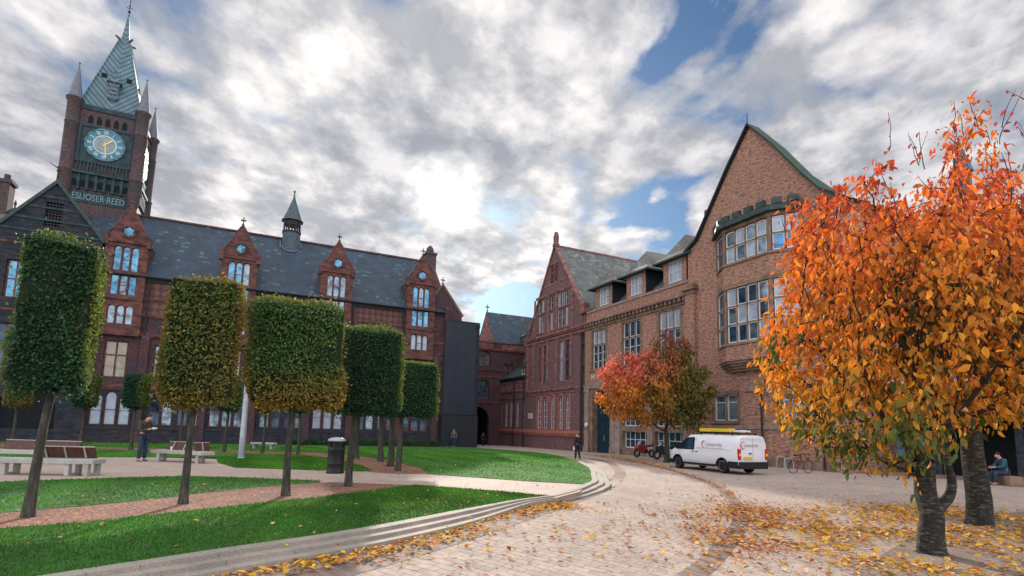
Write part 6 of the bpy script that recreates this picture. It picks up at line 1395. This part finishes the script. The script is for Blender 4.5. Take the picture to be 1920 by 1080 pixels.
# ------------------------------------------------------------------ people
def skin_mesh(name,verts,edges,rad,m,parent=None,sub=2,root=0):
    me=bpy.data.meshes.new(name); me.from_pydata(verts,edges,[]); o=bpy.data.objects.new(name,me); COL.objects.link(o)
    s=o.modifiers.new('s','SKIN'); s.use_smooth_shade=True
    for i,r_ in enumerate(rad): me.skin_vertices[0].data[i].radius=r_ if isinstance(r_,tuple) else (r_,r_)
    for i in range(len(verts)): me.skin_vertices[0].data[i].use_root=(i==root)
    u=o.modifiers.new('u','SUBSURF'); u.levels=sub; u.render_levels=sub; applymods(o)
    for p in o.data.polygons: p.use_smooth=True
    o.data.materials.clear(); o.data.materials.append(M[m]); 
    if parent: o.parent=parent
    return o
def person(loc,rz,label,J,top,legs_,hair,scale=1.,cap=None,fing=True):
    """J: joints in metres, facing +x. keys pel,spi,che,nec,hb,ht,shL..haL,hiL..toL"""
    names=['pel','spi','che','nec','hb','ht','shL','elL','wrL','haL','shR','elR','wrR','haR','hiL','knL','anL','toL','hiR','knR','anR','toR']
    V_=[J[k] for k in names]; ix={k:i for i,k in enumerate(names)}
    E=[('pel','spi'),('spi','che'),('che','nec'),('nec','hb'),('hb','ht'),('che','shL'),('shL','elL'),('elL','wrL'),('wrL','haL'),('che','shR'),('shR','elR'),('elR','wrR'),('wrR','haR'),('pel','hiL'),('hiL','knL'),('knL','anL'),('anL','toL'),('pel','hiR'),('hiR','knR'),('knR','anR'),('anR','toR')]
    Ed=[(ix[a],ix[b]) for a,b in E]; rad={'pel':(.12,.10),'spi':(.11,.09),'che':(.13,.10),'nec':.055,'hb':.075,'ht':.085,'sh':.06,'el':.042,'wr':.03,'ha':(.04,.02),'hi':.085,'kn':.06,'an':.042,'to':.035}
    Rd=[rad.get(k,rad.get(k[:2],.05)) for k in names]; V_=[tuple(v) for v in V_]
    hb=Vector(J['hb']);ht=Vector(J['ht']); upv=(ht-hb).normalized(); fw=Vector(J.get('face',(1,0,-.1))).normalized(); nose=hb+(ht-hb)*.35+fw*.115; V_.append(tuple(nose)); Ed.append((ix['hb'],len(V_)-1)); Rd.append(.022)
    chin=hb+fw*.07-upv*.045; V_.append(tuple(chin)); Ed.append((ix['hb'],len(V_)-1)); Rd.append(.04)
    if fing:
        for sd in 'LR':
            wr=Vector(J['wr'+sd]);ha=Vector(J['ha'+sd]); d=(ha-wr).normalized(); s_=d.cross(Vector((0,1,0)));
            if s_.length<.3: s_=d.cross(Vector((1,0,0)))
            s_.normalize(); 
            for k,l in enumerate((.065,.075,.07,.055)):
                a=ha+s_*(.03-.02*k); b_=a+d*l*.55+Vector((0,0,-.008)); c_=b_+d*l*.35+Vector((0,0,-.02)); i0=len(V_); V_+= [tuple(b_),tuple(c_)]; Ed+= [(ix['ha'+sd],i0),(i0,i0+1)]; Rd+=[.010,.008]
            a=wr+d*.04+s_*.045; b_=a+d*.035+s_*.015; i0=len(V_); V_+= [tuple(a),tuple(b_)]; Ed+=[(ix['wr'+sd],i0),(i0,i0+1)]; Rd+=[.012,.010]
    body=skin_mesh('person',V_,Ed,Rd,'skin',None,2,0); body.location=loc; body.rotation_euler=(0,0,rz); body.scale=(scale,)*3; tag(body,label,'person')
    def part(nm,keys,grow,m,ed):
        vv=[tuple(J[k]) for k in keys]; id_={k:i for i,k in enumerate(keys)}; rr_=[]
        for k in keys:
            r_=rad.get(k,rad.get(k[:2],.05)); g_=grow.get(k,grow.get(k[:2],.02)); rr_.append((r_[0]+g_,r_[1]+g_) if isinstance(r_,tuple) else (r_+g_,r_+g_))
        return skin_mesh(nm,vv,[(id_[a],id_[b]) for a,b in ed],rr_,m,body,2,0)
    part('jacket',['pel','spi','che','nec','shL','elL','wrL','shR','elR','wrR'],{'pel':.035,'spi':.035,'che':.04,'nec':.02,'sh':.028,'el':.022,'wr':.016},top,[('pel','spi'),('spi','che'),('che','nec'),('che','shL'),('shL','elL'),('elL','wrL'),('che','shR'),('shR','elR'),('elR','wrR')])
    part('trousers',['pel','hiL','knL','anL','hiR','knR','anR'],{'pel':.02,'hi':.02,'kn':.022,'an':.03},legs_,[('pel','hiL'),('hiL','knL'),('knL','anL'),('pel','hiR'),('hiR','knR'),('knR','anR')])
    for sd in 'LR':
        a=Vector(J['an'+sd]); t=Vector(J['to'+sd]); h_=a-(t-a)*.25; h_.z=t.z
        skin_mesh('shoe',[tuple(h_),(a.x,a.y,t.z+.02),tuple(t)],[(0,1),(1,2)],[.045,.05,.042],'shoe',body,2,0)
    bk=hb+(ht-hb)*.55-fw*.03
    skin_mesh('hair',[tuple(bk-fw*.03-upv*.03),tuple(ht-fw*.02+upv*.012),tuple(ht+fw*.04+upv*.005)],[(0,1),(1,2)],[.082,.088,.06],hair if not cap else cap,body,2,0)
    return body
def stand(**k):
    J=dict(pel=(0,0,.96),spi=(.0,0,1.14),che=(.01,0,1.36),nec=(.02,0,1.5),hb=(.05,0,1.60),ht=(.06,0,1.71),shL=(0,.19,1.43),elL=(-.02,.25,1.15),wrL=(.05,.25,.92),haL=(.07,.25,.84),shR=(0,-.19,1.43),elR=(-.02,-.25,1.15),wrR=(.05,-.25,.92),haR=(.07,-.25,.84),hiL=(0,.095,.92),knL=(.02,.11,.50),anL=(-.02,.12,.09),toL=(.15,.14,.035),hiR=(0,-.095,.92),knR=(.02,-.11,.50),anR=(-.02,-.12,.09),toR=(.15,-.14,.035)); J.update(k); return J
J1=stand(spi=(.0,0,1.14),che=(.02,0,1.34),nec=(.07,0,1.48),hb=(.14,0,1.56),ht=(.17,0,1.67),face=(1,0,-.5),elL=(.06,.24,1.13),wrL=(.30,.12,1.17),haL=(.38,.08,1.20),elR=(.06,-.24,1.13),wrR=(.30,-.12,1.17),haR=(.38,-.08,1.20))
person((-14.95,22.2,lz(-14.95,22.2)-.004),R(-12),'man in an olive jacket looking down at what he holds, beside the bench',J1,'jacket','jeans','hair',1.10)
b=MB(); b.box(.38,.50,-.07,.07,1.19,1.25); o=b.build('paper_wrap','paper',None,bevel=.02); o.location=(-14.95,22.2,lz(-14.95,22.2)); o.rotation_euler=(0,0,R(-12)); o.scale=(1.1,)*3; tag(o,'pale wrapped snack held by the man beside the bench','food wrap')
J2=stand(knL=(.05,.11,.5),anL=(.08,.12,.09),toL=(.25,.13,.035),anR=(-.12,-.12,.10),toR=(.04,-.13,.04),elL=(-.06,.25,1.16),wrL=(.0,.28,.93),haL=(.02,.28,.85))
person((4.52,36.24,.01),R(120),'person in dark clothes and blue cap walking away along the road',J2,'darkcoat','darkcoat','hair',1.0,cap='bluecoat')
b=MB(); b.box(-.02,.10,.26,.31,.62,.84); o=b.build('carrier_bag','paper',None,bevel=.01); o.location=(4.52,36.24,.01); o.rotation_euler=(0,0,R(120)); tag(o,'small white bag in the hand of the walking person','bag')
person((-5.75,55.6,lz(-5.75,55.6)),R(-100),'distant person in grey in front of the dark clad box',stand(),'greycoat','jeans','hair',1.03,fing=False)
person((-3.3,66.5,-.45),R(-90),'tiny distant person in dark clothes at the archway',stand(),'darkcoat','darkcoat','hair',1.0,fing=False)
Js=stand(pel=(0,0,.52),spi=(.03,0,.70),che=(.10,0,.92),nec=(.16,0,1.05),hb=(.22,0,1.14),ht=(.25,0,1.24),shL=(.10,.19,.99),elL=(.22,.24,.75),wrL=(.42,.12,.70),haL=(.49,.09,.70),shR=(.10,-.19,.99),elR=(.22,-.24,.75),wrR=(.42,-.12,.70),haR=(.49,-.09,.70),hiL=(.05,.10,.50),knL=(.46,.12,.50),anL=(.40,.12,.09),toL=(.57,.13,.035),hiR=(.05,-.10,.50),knR=(.46,-.12,.50),anR=(.44,-.12,.09),toR=(.60,-.13,.035),face=(1,0,-.4))
person((22.1,24.3,.0),R(170),'person in a blue jacket sitting on a block by the dark undercroft',Js,'bluecoat','jeans','hair',1.12)
b=MB(); b.box(-.3,.22,-.8,.6,0,.44); o=b.build('stone_seat','stoneB',None,bevel=.02); o.location=(22.1,24.3,.0); o.rotation_euler=(0,0,R(170)); tag(o,'low stone block seat in front of the undercroft','seat block')
# ------------------------------------------------------------------ low shrubs along the foot of the long range
def shrub(x,y,w_,h_,label,seed):
    rg=np.random.default_rng(seed); n=700; v=rg.normal(size=(n,3)); v/=np.linalg.norm(v,axis=1,keepdims=True); v[:,2]=np.abs(v[:,2]); P=v*np.array([w_,w_*.7,h_])*(rg.random(n)**.3)[:,None]*(1+.15*vn(v,3,seed))[:,None]
    D_=v+rg.normal(size=(n,3))*.5; c=mixcol((.02,.06,.02),(.07,.12,.03),rg.random(n)); o=leafmesh('shrub',P,D_,rg.normal(size=(n,3)),.14*rg.uniform(.6,1.3,n),.08*rg.uniform(.7,1.2,n),c,'leaf'); o.location=(x,y,lz(x,y)); tag(o,label,'shrub',group='low shrubs at the foot of the brick range')
A_=A.matrix_basis
for k,lx in enumerate((11.2,12.6,14.1,15.4,17.0,18.2,19.7,21.3,22.6,24.0)):
    p=A_@Vector((lx,-1.6,0)); shrub(p.x,p.y,.75+.1*(k%3),.55+.08*(k%2),'low dark green shrub in the planting strip below the arched windows',50+k)
